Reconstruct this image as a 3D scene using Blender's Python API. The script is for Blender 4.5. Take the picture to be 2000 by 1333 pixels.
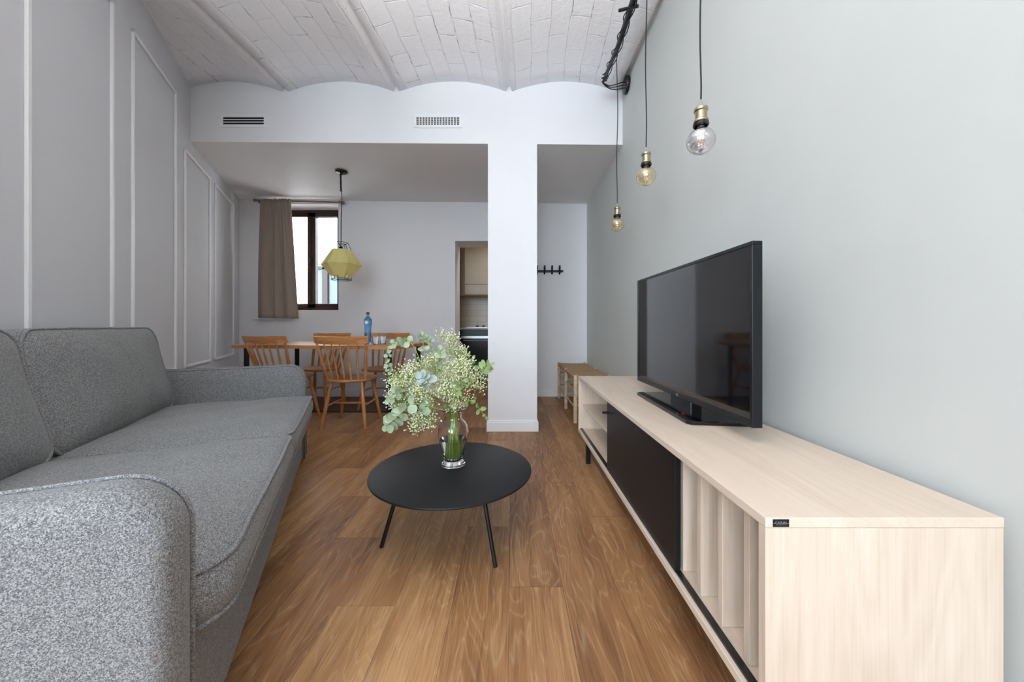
import bpy, bmesh, math, random
from mathutils import Vector, Matrix, Euler

for o in list(bpy.data.objects):
    bpy.data.objects.remove(o)
S = bpy.context.scene
C = S.collection
R = math.radians
PI = math.pi

# ------------------------------------------------------------------ camera, world, light, exposure
FPX, HOR, CAMH = 690.0, 637.0, 0.93
cam = bpy.data.cameras.new('camera')
cam.sensor_width = 36.0
cam.lens = 36.0 * FPX / 2000.0
cam.shift_x = 0.0
cam.shift_y = -(666.5 - HOR) / 2000.0
cam.clip_start = 0.02
cam_o = bpy.data.objects.new('camera', cam)
cam_o.location = (0, 0, CAMH)
cam_o.rotation_euler = (R(90), 0, 0)
C.objects.link(cam_o)
S.camera = cam_o

w = bpy.data.worlds.new('sky')
S.world = w
w.use_nodes = True
bg = w.node_tree.nodes['Background']
bg.inputs['Color'].default_value = (0.76, 0.885, 1.0, 1)
bg.inputs['Strength'].default_value = 6.0


def portal(name, loc, rot, sx, sy):
    l = bpy.data.lights.new(name, 'AREA')
    l.shape = 'RECTANGLE'
    l.size, l.size_y = sx, sy
    l.cycles.is_portal = True
    o = bpy.data.objects.new(name, l)
    o.location, o.rotation_euler = loc, rot
    C.objects.link(o)


REAR = -3.2
RWIN = [(-3.0, -1.6), (-1.2, 0.2)]          # tall openings of the rear wall
for a, b in RWIN:
    portal('daylight_portal', ((a + b) / 2, REAR - 0.12, 1.75), (R(-90), 0, R(180)), b - a, 2.2)
portal('daylight_portal', (-2.7425, 5.0, 1.84), (R(-90), 0, 0), 0.915, 1.4)

# the photographer's flash, bounced off the vault above the camera
fl = bpy.data.lights.new('bounce_flash', 'SPOT')
fl.energy, fl.color, fl.spot_size, fl.spot_blend, fl.shadow_soft_size = 135.0, (1.0, 0.955, 0.91), R(100), 0.6, 0.08
fl_o = bpy.data.objects.new('bounce_flash', fl)
fl_o.location, fl_o.rotation_euler = (-0.25, -0.25, 1.75), (R(180 - 24), 0, 0)
C.objects.link(fl_o)
# unseen fill light added to brighten the kitchen
kl = bpy.data.lights.new('added_kitchen_fill', 'AREA')
kl.energy, kl.color, kl.size = 4.0, (1.0, 0.93, 0.84), 0.3
kl_o = bpy.data.objects.new('added_kitchen_fill', kl)
kl_o.location = (0.3, 5.35, 2.44)
C.objects.link(kl_o)

S.view_settings.view_transform = 'Standard'
S.view_settings.look = 'None'
S.view_settings.gamma = 1.0
S.view_settings.use_curve_mapping = False
S.view_settings.exposure = 1.30
S.cycles.use_denoising = True
S.cycles.max_bounces = 10
S.cycles.diffuse_bounces = 6
S.cycles.glossy_bounces = 5
S.cycles.transmission_bounces = 10
S.cycles.transparent_max_bounces = 12
S.cycles.sample_clamp_indirect = 8.0
S.cycles.caustics_refractive = True
S.cycles.caustics_reflective = False


# ------------------------------------------------------------------ helpers
def W(px, y, Y):
    return Vector(((px - 1000) / FPX * Y, Y, CAMH - (y - HOR) / FPX * Y))


def srgb(r, g, b):
    f = lambda c: (c / 255 / 12.92) if c / 255 <= 0.04045 else ((c / 255 + 0.055) / 1.055) ** 2.4
    return (f(r), f(g), f(b), 1)


class NT:
    def __init__(self, name):
        self.m = bpy.data.materials.new(name)
        self.m.use_nodes = True
        self.t = self.m.node_tree
        self.b = self.t.nodes['Principled BSDF']

    def n(self, typ, props=None, **ins):
        x = self.t.nodes.new(typ)
        for k, v in (props or {}).items():
            setattr(x, k, v)
        for k, v in ins.items():
            self.set(x, k, v)
        return x

    def set(self, x, k, v):
        key = k if k in [i.name for i in x.inputs] else k.replace('_', ' ')
        if k.startswith('i') and k[1:].isdigit():
            s = x.inputs[int(k[1:])]
        else:
            s = x.inputs[key]
        if isinstance(v, bpy.types.NodeSocket):
            self.t.links.new(v, s)
        elif isinstance(v, bpy.types.Node):
            self.t.links.new(v.outputs[0], s)
        else:
            s.default_value = v

    def coords(self, scale=(1, 1, 1), kind='Object'):
        tc = self.n('ShaderNodeTexCoord')
        mp = self.n('ShaderNodeMapping', None, Vector=tc.outputs[kind], Scale=scale)
        return mp.outputs[0]

    def math(self, op, a, b=0.0, clamp=False):
        return self.n('ShaderNodeMath', {'operation': op, 'use_clamp': clamp}, i0=a, i1=b).outputs[0]

    def noise(self, vec, scale, detail=2.0, rough=0.5, dist=0.0):
        x = self.n('ShaderNodeTexNoise', None, Vector=vec, Scale=scale, Detail=detail, Roughness=rough, Distortion=dist)
        return x.outputs[0]

    def ramp(self, fac, stops, interp='LINEAR'):
        x = self.n('ShaderNodeValToRGB', None, Fac=fac)
        cr = x.color_ramp
        cr.interpolation = interp
        while len(cr.elements) < len(stops):
            cr.elements.new(0.5)
        for e, (p, c) in zip(cr.elements, stops):
            e.position = p
            e.color = c if len(c) == 4 else (*c, 1)
        return x.outputs[0]

    def mix(self, fac, a, b, mode='MIX'):
        x = self.n('ShaderNodeMix', {'data_type': 'RGBA', 'blend_type': mode}, i0=fac, i6=a, i7=b)
        return x.outputs[2]

    def bump(self, h, strength, dist):
        x = self.n('ShaderNodeBump', None, Strength=strength, Distance=dist, Height=h)
        self.set(self.b, 'Normal', x.outputs[0])


def plain(name, col, rough=0.5, metal=0.0, spec=0.5, trans=0.0, ior=1.45, noise=0.0, bump=0.0, bscale=60, alpha=1.0, coat=0.0):
    t = NT(name)
    if noise or bump:
        v = t.coords()
        nz = t.noise(v, bscale, 3)
    if noise:
        a = tuple(c * (1 - noise) for c in col[:3])
        b = tuple(min(1, c * (1 + noise)) for c in col[:3])
        t.set(t.b, 'Base Color', t.ramp(nz, [(0.3, a), (0.7, b)]))
    else:
        t.b.inputs['Base Color'].default_value = col
    if bump:
        t.bump(nz, bump, 0.01)
    t.b.inputs['Roughness'].default_value = rough
    t.b.inputs['Metallic'].default_value = metal
    t.b.inputs['Specular IOR Level'].default_value = spec
    t.b.inputs['Transmission Weight'].default_value = trans
    t.b.inputs['IOR'].default_value = ior
    t.b.inputs['Coat Weight'].default_value = coat
    t.b.inputs['Alpha'].default_value = alpha
    return t.m


def mat_fabric():
    t = NT('grey_melange_fabric')
    v = t.coords()
    wv = t.n('ShaderNodeTexVoronoi', None, Vector=v, Scale=600.0, Randomness=1.0)
    sep = t.n('ShaderNodeSeparateColor', None, Color=wv.outputs['Color'])
    n2 = t.noise(v, 700.0, 2, 0.7)
    f = t.math('ADD', t.math('MULTIPLY', sep.outputs[0], 0.6), t.math('MULTIPLY', n2, 0.4))
    col = t.ramp(f, [(0.18, srgb(78, 78, 80)), (0.42, srgb(114, 114, 115)), (0.62, srgb(136, 136, 136)), (0.85, srgb(170, 170, 170))])
    t.set(t.b, 'Base Color', col)
    t.b.inputs['Roughness'].default_value = 0.95
    t.b.inputs['Specular IOR Level'].default_value = 0.15
    t.b.inputs['Sheen Weight'].default_value = 0.15
    t.bump(f, 0.25, 0.001)
    return t.m


def mat_floor():
    t = NT('oak_plank_floor')
    tc = t.n('ShaderNodeTexCoord')
    sp = t.n('ShaderNodeSeparateXYZ', None, Vector=tc.outputs['Object'])
    x, y = sp.outputs[0], sp.outputs[1]
    xs = t.math('ADD', x, 0.010)
    cb = t.n('ShaderNodeCombineXYZ', None, X=t.math('ADD', t.math('ADD', y, -0.038), t.math('MULTIPLY', t.math('FLOOR', t.math('DIVIDE', xs, 0.19)), -0.842)), Y=xs, Z=0.0)
    br = t.n('ShaderNodeTexBrick', {'offset': 0.0, 'offset_frequency': 1, 'squash': 1.0}, Vector=cb.outputs[0],
             Color1=(0, 0, 0, 1), Color2=(1, 1, 1, 1), Mortar=(0.5, 0.5, 0.5, 1), Scale=1.0)
    br.inputs['Mortar Size'].default_value = 0.0
    br.inputs['Brick Width'].default_value = 1.22
    br.inputs['Row Height'].default_value = 0.19
    rnd = t.n('ShaderNodeSeparateColor', None, Color=br.outputs[0]).outputs[0]
    br2 = t.n('ShaderNodeTexBrick', {'offset': 0.0, 'offset_frequency': 1, 'squash': 1.0}, Vector=cb.outputs[0], Scale=1.0)
    br2.inputs['Mortar Size'].default_value = 0.0011
    br2.inputs['Mortar Smooth'].default_value = 0.2
    br2.inputs['Brick Width'].default_value = 1.22
    br2.inputs['Row Height'].default_value = 0.19
    seam = br2.outputs['Fac']
    off = t.math('MULTIPLY', rnd, 37.0)
    # broad figure of each board (cathedral contours)
    g = t.n('ShaderNodeCombineXYZ', None, X=t.math('ADD', t.math('MULTIPLY', x, 5.2), off), Y=t.math('ADD', t.math('MULTIPLY', y, 0.95), off), Z=off)
    fig = t.noise(g.outputs[0], 1.0, 3.0, 0.45, 0.35)
    ringp = t.math('PINGPONG', t.math('MULTIPLY', fig, 21.0), 0.5)
    ring = t.math('MULTIPLY', ringp, 2.0)
    # fine pores
    g2 = t.n('ShaderNodeCombineXYZ', None, X=t.math('ADD', t.math('MULTIPLY', x, 230.0), off), Y=t.math('MULTIPLY', y, 7.0), Z=off)
    fine = t.noise(g2.outputs[0], 1.0, 3.0, 0.6)
    g3 = t.n('ShaderNodeCombineXYZ', None, X=t.math('ADD', t.math('MULTIPLY', x, 22.0), off), Y=t.math('MULTIPLY', y, 1.6), Z=off)
    mid = t.noise(g3.outputs[0], 1.0, 4.0, 0.6, 0.6)
    g4 = t.n('ShaderNodeCombineXYZ', None, X=t.math('MULTIPLY', x, 3.0), Y=t.math('MULTIPLY', y, 1.4), Z=off)
    cloud = t.noise(g4.outputs[0], 1.0, 2.0, 0.5)
    f = t.math('ADD', t.math('MULTIPLY', mid, 0.55), t.math('MULTIPLY', cloud, 0.45))
    f = t.math('ADD', f, t.math('MULTIPLY', t.math('SUBTRACT', rnd, 0.5), 0.20))
    base = t.ramp(f, [(0.28, srgb(116, 78, 50)), (0.46, srgb(152, 109, 71)), (0.62, srgb(174, 131, 88)), (0.80, srgb(196, 156, 111))])
    lines = t.ramp(ring, [(0.0, (1, 1, 1)), (0.16, (0.35, 0.35, 0.35)), (0.42, (0, 0, 0))])
    lf = t.math('MULTIPLY', t.math('MULTIPLY', lines, 0.26), t.ramp(fine, [(0.3, (0.35, 0.35, 0.35)), (0.6, (1, 1, 1))]))
    c = t.mix(lf, base, srgb(218, 188, 148))
    pores = t.ramp(fine, [(0.36, (1, 1, 1)), (0.5, (0, 0, 0))])
    c = t.mix(t.math('MULTIPLY', pores, 0.30), c, srgb(88, 56, 34))
    c = t.mix(t.math('MULTIPLY', seam, 0.55), c, srgb(70, 44, 28))
    t.set(t.b, 'Base Color', c)
    t.set(t.b, 'Roughness', t.ramp(fine, [(0.3, (0.52, 0.52, 0.52)), (0.7, (0.40, 0.40, 0.40))]))
    t.b.inputs['Specular IOR Level'].default_value = 0.4
    h = t.math('SUBTRACT', t.math('MULTIPLY', fine, 0.3), seam)
    t.bump(h, 0.25, 0.002)
    return t.m


def mat_ceiling():
    t = NT('white_painted_brick_vault')
    tc = t.n('ShaderNodeTexCoord')
    wob = t.n('ShaderNodeTexNoise', None, Vector=tc.outputs['Object'], Scale=4.0, Detail=3.0)
    wv = t.n('ShaderNodeVectorMath', {'operation': 'SCALE'}, i0=t.n('ShaderNodeVectorMath', {'operation': 'SUBTRACT'}, i0=wob.outputs[1], i1=(0.5, 0.5, 0.5)).outputs[0])
    wv.inputs['Scale'].default_value = 0.05
    vv = t.n('ShaderNodeVectorMath', {'operation': 'ADD'}, i0=tc.outputs['Object'], i1=wv.outputs[0])
    sp = t.n('ShaderNodeSeparateXYZ', None, Vector=vv.outputs[0])
    sh = t.math('SUBTRACT', sp.outputs[0], t.math('MULTIPLY', sp.outputs[1], 0.055))
    cb = t.n('ShaderNodeCombineXYZ', None, X=sp.outputs[1], Y=sh, Z=0.0)
    br = t.n('ShaderNodeTexBrick', {'offset': 0.5}, Vector=cb.outputs[0], Color1=(0, 0, 0, 1), Color2=(1, 1, 1, 1), Mortar=(0.5, 0.5, 0.5, 1), Scale=1.0)
    br.inputs['Mortar Size'].default_value = 0.006
    br.inputs['Mortar Smooth'].default_value = 0.6
    br.inputs['Brick Width'].default_value = 0.29
    br.inputs['Row Height'].default_value = 0.138
    mort = br.outputs['Fac']
    rb = t.n('ShaderNodeSeparateColor', None, Color=br.outputs[0]).outputs[0]
    n1 = t.noise(tc.outputs['Object'], 26.0, 5, 0.6)
    n2 = t.noise(tc.outputs['Object'], 3.3, 3, 0.6)
    n3 = t.noise(tc.outputs['Object'], 11.0, 2, 0.5)
    # open joints: dark, narrow, only in places
    br3 = t.n('ShaderNodeTexBrick', {'offset': 0.5}, Vector=cb.outputs[0], Scale=1.0)
    br3.inputs['Mortar Size'].default_value = 0.0018
    br3.inputs['Mortar Smooth'].default_value = 0.1
    br3.inputs['Brick Width'].default_value = 0.29
    br3.inputs['Row Height'].default_value = 0.138
    sel = t.ramp(t.math('MULTIPLY', n2, t.math('ADD', n3, 0.5)), [(0.55, (0, 0, 0)), (0.66, (1, 1, 1))])
    n4 = t.ramp(t.noise(tc.outputs['Object'], 42.0, 2, 0.5), [(0.42, (0.1, 0.1, 0.1)), (0.52, (1, 1, 1))])
    crack = t.math('MULTIPLY', t.math('MULTIPLY', br3.outputs['Fac'], sel), n4)
    c = t.mix(t.math('MULTIPLY', crack, 0.8), srgb(244, 244, 247), srgb(48, 44, 42))
    t.set(t.b, 'Base Color', c)
    t.b.inputs['Roughness'].default_value = 0.6
    hh = t.math('ADD', t.math('MULTIPLY', mort, -0.55), t.math('MULTIPLY', n1, 0.75))
    hh = t.math('ADD', hh, t.math('MULTIPLY', rb, 0.22))
    hh = t.math('SUBTRACT', hh, t.math('MULTIPLY', crack, 1.0))
    t.bump(hh, 0.6, 0.012)
    return t.m


def mat_wall(name, col, bump=0.06):
    t = NT(name)
    v = t.coords()
    n1 = t.noise(v, 220.0, 3, 0.6)
    n2 = t.noise(v, 1.6, 3, 0.6)
    a = tuple(c * 0.975 for c in col[:3])
    t.set(t.b, 'Base Color', t.ramp(n2, [(0.35, a), (0.65, col)]))
    t.b.inputs['Roughness'].default_value = 0.7
    t.b.inputs['Specular IOR Level'].default_value = 0.25
    t.bump(n1, bump, 0.002)
    return t.m


def mat_wood(name, dark, mid, light, axis=1, fine=160.0, along=3.0, broad=9.0, rough=0.45, contrast=1.0, spec=0.4):
    t = NT(name)
    tc = t.n('ShaderNodeTexCoord')
    s1 = [fine] * 3
    s1[axis] = along
    s2 = [broad] * 3
    s2[axis] = broad * 0.12
    m1 = t.n('ShaderNodeMapping', None, Vector=tc.outputs['Object'], Scale=tuple(s1))
    m2 = t.n('ShaderNodeMapping', None, Vector=tc.outputs['Object'], Scale=tuple(s2))
    f1 = t.noise(m1.outputs[0], 1.0, 3, 0.6)
    f2 = t.noise(m2.outputs[0], 1.0, 3, 0.5, 0.8)
    ring = t.math('MULTIPLY', t.math('PINGPONG', t.math('MULTIPLY', f2, 6.0), 0.5), 2.0)
    f = t.math('ADD', t.math('MULTIPLY', f1, 0.45), t.math('ADD', t.math('MULTIPLY', f2, 0.4), t.math('MULTIPLY', ring, 0.15)))
    t.set(t.b, 'Base Color', t.ramp(f, [(0.30, dark), (0.5, mid), (0.70, light)]))
    t.b.inputs['Roughness'].default_value = rough
    t.b.inputs['Specular IOR Level'].default_value = spec
    t.bump(f1, 0.08, 0.001)
    return t.m


def mat_rush():
    t = NT('woven_rush')
    v = t.coords((1, 1, 1))
    wv = t.n('ShaderNodeTexWave', {'bands_direction': 'X'}, Vector=v, Scale=26.0, Distortion=2.5, Detail=3.0)
    n = t.noise(v, 60, 3)
    f = t.math('ADD', t.math('MULTIPLY', wv.outputs[1], 0.5), t.math('MULTIPLY', n, 0.5))
    t.set(t.b, 'Base Color', t.ramp(f, [(0.2, srgb(122, 92, 58)), (0.5, srgb(186, 150, 108)), (0.8, srgb(216, 186, 142))]))
    t.b.inputs['Roughness'].default_value = 0.8
    t.bump(f, 0.8, 0.006)
    return t.m


def mat_linen(name, a, b):
    t = NT(name)
    v = t.coords()
    m1 = t.n('ShaderNodeMapping', None, Vector=v, Scale=(900, 900, 60))
    m2 = t.n('ShaderNodeMapping', None, Vector=v, Scale=(60, 60, 900))
    f = t.math('ADD', t.math('MULTIPLY', t.noise(m1.outputs[0], 1.0), 0.5), t.math('MULTIPLY', t.noise(m2.outputs[0], 1.0), 0.5))
    t.set(t.b, 'Base Color', t.ramp(f, [(0.3, a), (0.7, b)]))
    t.b.inputs['Roughness'].default_value = 0.9
    t.b.inputs['Specular IOR Level'].default_value = 0.1
    return t.m


def mat_tiles():
    t = NT('beige_wall_tiles')
    tc = t.n('ShaderNodeTexCoord')
    sp = t.n('ShaderNodeSeparateXYZ', None, Vector=tc.outputs['Object'])
    cb = t.n('ShaderNodeCombineXYZ', None, X=sp.outputs[0], Y=sp.outputs[2], Z=0.0)
    br = t.n('ShaderNodeTexBrick', {'offset': 0.5}, Vector=cb.outputs[0], Color1=srgb(196, 182, 160), Color2=srgb(206, 193, 172), Mortar=srgb(160, 148, 130), Scale=1.0)
    br.inputs['Mortar Size'].default_value = 0.003
    br.inputs['Brick Width'].default_value = 0.3
    br.inputs['Row Height'].default_value = 0.1
    t.set(t.b, 'Base Color', br.outputs[0])
    t.b.inputs['Roughness'].default_value = 0.3
    return t.m


def mat_thread():
    t = NT('yellow_cotton_thread')
    tc = t.n('ShaderNodeTexCoord')
    sp = t.n('ShaderNodeSeparateXYZ', None, Vector=tc.outputs['Object'])
    ang = t.math('ARCTAN2', sp.outputs[1], sp.outputs[0])
    cb = t.n('ShaderNodeCombineXYZ', None, X=t.math('MULTIPLY', ang, 60.0), Y=0.0, Z=t.math('MULTIPLY', sp.outputs[2], 4.0))
    f = t.noise(cb.outputs[0], 1.0, 2, 0.6)
    col = t.ramp(f, [(0.3, srgb(240, 228, 138)), (0.7, srgb(255, 250, 196))])
    t.set(t.b, 'Base Color', col)
    t.b.inputs['Roughness'].default_value = 0.8
    t.bump(f, 0.5, 0.003)
    tr = t.n('ShaderNodeBsdfTranslucent', None, Color=col)
    mx = t.n('ShaderNodeMixShader', None, i0=0.5, i1=t.b.outputs[0], i2=tr.outputs[0])
    t.t.links.new(mx.outputs[0], t.t.nodes['Material Output'].inputs['Surface'])
    return t.m


def mat_mirror_glass(name, col, fac):
    t = NT(name)
    t.b.inputs['Base Color'].default_value = col
    t.b.inputs['Transmission Weight'].default_value = 1.0
    t.b.inputs['Roughness'].default_value = 0.01
    t.b.inputs['IOR'].default_value = 1.4
    g = t.n('ShaderNodeBsdfGlossy', None, Color=col, Roughness=0.06)
    v = t.n('ShaderNodeTexCoord')
    f = t.math('MULTIPLY', t.noise(v.outputs['Object'], 30.0, 2), fac * 2)
    mx = t.n('ShaderNodeMixShader', None, i0=f, i1=t.b.outputs[0], i2=g.outputs[0])
    t.t.links.new(mx.outputs[0], t.t.nodes['Material Output'].inputs['Surface'])
    return t.m


def mat_leaf(name, a, b, trans=0.25):
    t = NT(name)
    v = t.coords()
    f = t.noise(v, 38.0, 3)
    col = t.ramp(f, [(0.3, a), (0.7, b)])
    t.set(t.b, 'Base Color', col)
    t.b.inputs['Roughness'].default_value = 0.55
    tr = t.n('ShaderNodeBsdfTranslucent', None, Color=col)
    mx = t.n('ShaderNodeMixShader', None, i0=trans, i1=t.b.outputs[0], i2=tr.outputs[0])
    t.t.links.new(mx.outputs[0], t.t.nodes['Material Output'].inputs['Surface'])
    return t.m


def emit(name, col, s):
    t = NT(name)
    t.b.inputs['Base Color'].default_value = col
    t.b.inputs['Emission Color'].default_value = col
    t.b.inputs['Emission Strength'].default_value = s
    return t.m


M = dict(
    fabric=mat_fabric(), floor=mat_floor(), ceiling=mat_ceiling(),
    white=mat_wall('white_plaster', srgb(233, 233, 235)),
    left=mat_wall('pale_grey_plaster', srgb(212, 212, 216)),
    right=mat_wall('pale_sage_plaster', srgb(204, 207, 203)),
    trim=plain('white_trim_paint', srgb(236, 236, 237), 0.45, bump=0.05),
    soffit=mat_wall('white_soffit_paint', srgb(228, 226, 226)),
    maple=mat_wood('pale_birch_veneer', srgb(208, 188, 168), srgb(217, 199, 180), srgb(224, 208, 191), axis=1, fine=190, broad=7, rough=0.38),
    maple_v=mat_wood('pale_birch_veneer_upright', srgb(203, 184, 164), srgb(214, 197, 178), srgb(221, 206, 190), axis=2, fine=190, broad=8, rough=0.42),
    oak=mat_wood('honey_oak', srgb(158, 100, 52), srgb(192, 132, 78), srgb(214, 160, 104), axis=0, fine=120, broad=10, rough=0.35),
    oak_v=mat_wood('honey_beech', srgb(158, 98, 54), srgb(190, 128, 76), srgb(212, 156, 102), axis=2, fine=120, broad=12, rough=0.35),
    black=plain('matt_black_lacquer', srgb(26, 26, 28), 0.42, spec=0.3, bump=0.03, bscale=300),
    tabletop=plain('black_powder_coat', srgb(25, 25, 27), 0.5, spec=0.35, bump=0.04, bscale=500),
    steel_black=plain('black_steel', srgb(22, 22, 23), 0.4, 0.2, noise=0.1),
    gloss=plain('glossy_black_plastic', srgb(14, 14, 16), 0.08, spec=0.5, noise=0.05),
    bezel=plain('dark_brushed_bezel', srgb(26, 28, 31), 0.3, 0.3, noise=0.08, bscale=200),
    screen=plain('dark_screen_glass', srgb(18, 18, 21), 0.05, spec=0.85, noise=0.02),
    silver=plain('silver_print', srgb(190, 190, 194), 0.3, 0.8, noise=0.05),
    brass=plain('aged_brass', srgb(178, 166, 140), 0.3, 1.0, noise=0.15, bscale=80),
    ring=plain('black_bakelite', srgb(28, 29, 30), 0.25, noise=0.1),
    cord=plain('black_braided_cord', srgb(36, 36, 38), 0.8, noise=0.3, bscale=900),
    darkwood=plain('dark_brown_window_paint', srgb(48, 24, 20), 0.35, noise=0.2, bscale=40),
    rod=plain('taupe_metal_rod', srgb(128, 118, 112), 0.4, 0.4, noise=0.05),
    curtain=mat_linen('taupe_linen', srgb(142, 129, 118), srgb(176, 162, 149)),
    thread=mat_thread(), tiles=mat_tiles(), rush=mat_rush(),
    bench=plain('peeled_pale_wood', srgb(212, 186, 150), 0.7, noise=0.22, bump=0.4, bscale=25),
    kitchen=plain('beige_laminate', srgb(176, 162, 142), 0.4, noise=0.03, bscale=8),
    teal=plain('dark_teal_laminate', srgb(38, 66, 74), 0.4, noise=0.05),
    oven=plain('black_oven_glass', srgb(16, 17, 19), 0.15, noise=0.05),
    counter=plain('pale_worktop', srgb(196, 190, 182), 0.4, noise=0.1, bscale=120),
    steel=plain('brushed_steel', srgb(168, 168, 170), 0.3, 1.0, noise=0.08),
    dark=plain('vent_shade_plinth_black', srgb(5, 5, 6), 0.9, noise=0.1),  # near-black: shade painted behind the vent louvres, also the plinth colour
    mat=mat_linen('dark_brown_mat', srgb(98, 80, 72), srgb(122, 102, 94)),
    edging=plain('black_mat_edging', srgb(26, 20, 19), 0.8, noise=0.2),
    glass=plain('clear_glass', (1, 1, 1, 1), 0.0, trans=1.0, ior=1.45, spec=0.5),
    pane=plain('window_glass', (1, 1, 1, 1), 0.0, trans=1.0, ior=1.01),
    water=plain('water', (0.97, 1.0, 0.98, 1), 0.0, trans=1.0, ior=1.33),
    blueglass=plain('blue_glass', (0.24, 0.50, 0.84, 1), 0.03, trans=0.9, ior=1.25),
    whitelabel=plain('white_bottle_print', srgb(206, 222, 232), 0.5, noise=0.05),
    cap=plain('dark_blue_cap', srgb(24, 26, 60), 0.4, noise=0.1),
    amber=mat_mirror_glass('amber_glass', (0.99, 0.92, 0.76, 1), 0.14),
    smoke=mat_mirror_glass('smoked_mirror_glass', (0.93, 0.91, 0.92, 1), 0.24),
    filament=plain('warm_filament_strip', srgb(232, 176, 104), 0.4, noise=0.1),
    euca=mat_leaf('eucalyptus_leaf', srgb(140, 160, 128), srgb(186, 200, 168)),
    eucablue=mat_leaf('blue_eucalyptus_leaf', srgb(148, 164, 156), srgb(186, 198, 194)),
    lime=mat_leaf('fresh_green_leaf', srgb(112, 138, 80), srgb(156, 178, 116)),
    twig=plain('green_stem', srgb(150, 166, 74), 0.6, noise=0.2),
    cutstem=plain('bright_green_cut_stem', srgb(158, 190, 66), 0.5, noise=0.2),
    petal=mat_leaf('cream_blossom', srgb(240, 238, 206), srgb(252, 251, 236), 0.3),
    exterior=mat_wall('white_courtyard_wall', srgb(240, 236, 230)),
    extglass=plain('pale_blue_pane', srgb(70, 80, 82), 0.1, noise=0.02),
    extwood=plain('brown_outside_window_paint', srgb(34, 18, 14), 0.5, noise=0.2, bscale=30),
    socket=plain('white_plastic', srgb(232, 232, 230), 0.4, noise=0.02),
    led=emit('red_standby_light', (1.0, 0.05, 0.08, 1), 1.0),
)


def tag(o, label=None, cat=None, group=None, kind=None):
    if label: o['label'] = label
    if cat: o['category'] = cat
    if group: o['group'] = group
    if kind: o['kind'] = kind
    return o


def empty(name, loc=(0, 0, 0), rz=0.0, label=None, cat=None, group=None):
    o = bpy.data.objects.new(name, None)
    o.empty_display_size = 0.1
    o.location = loc
    o.rotation_euler = (0, 0, rz)
    C.objects.link(o)
    return tag(o, label, cat, group)


def copy_tree(o, parent=None):
    c = o.copy()
    C.objects.link(c)
    c.parent = parent
    for ch in list(o.children):
        copy_tree(ch, c)
    return c


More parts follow.
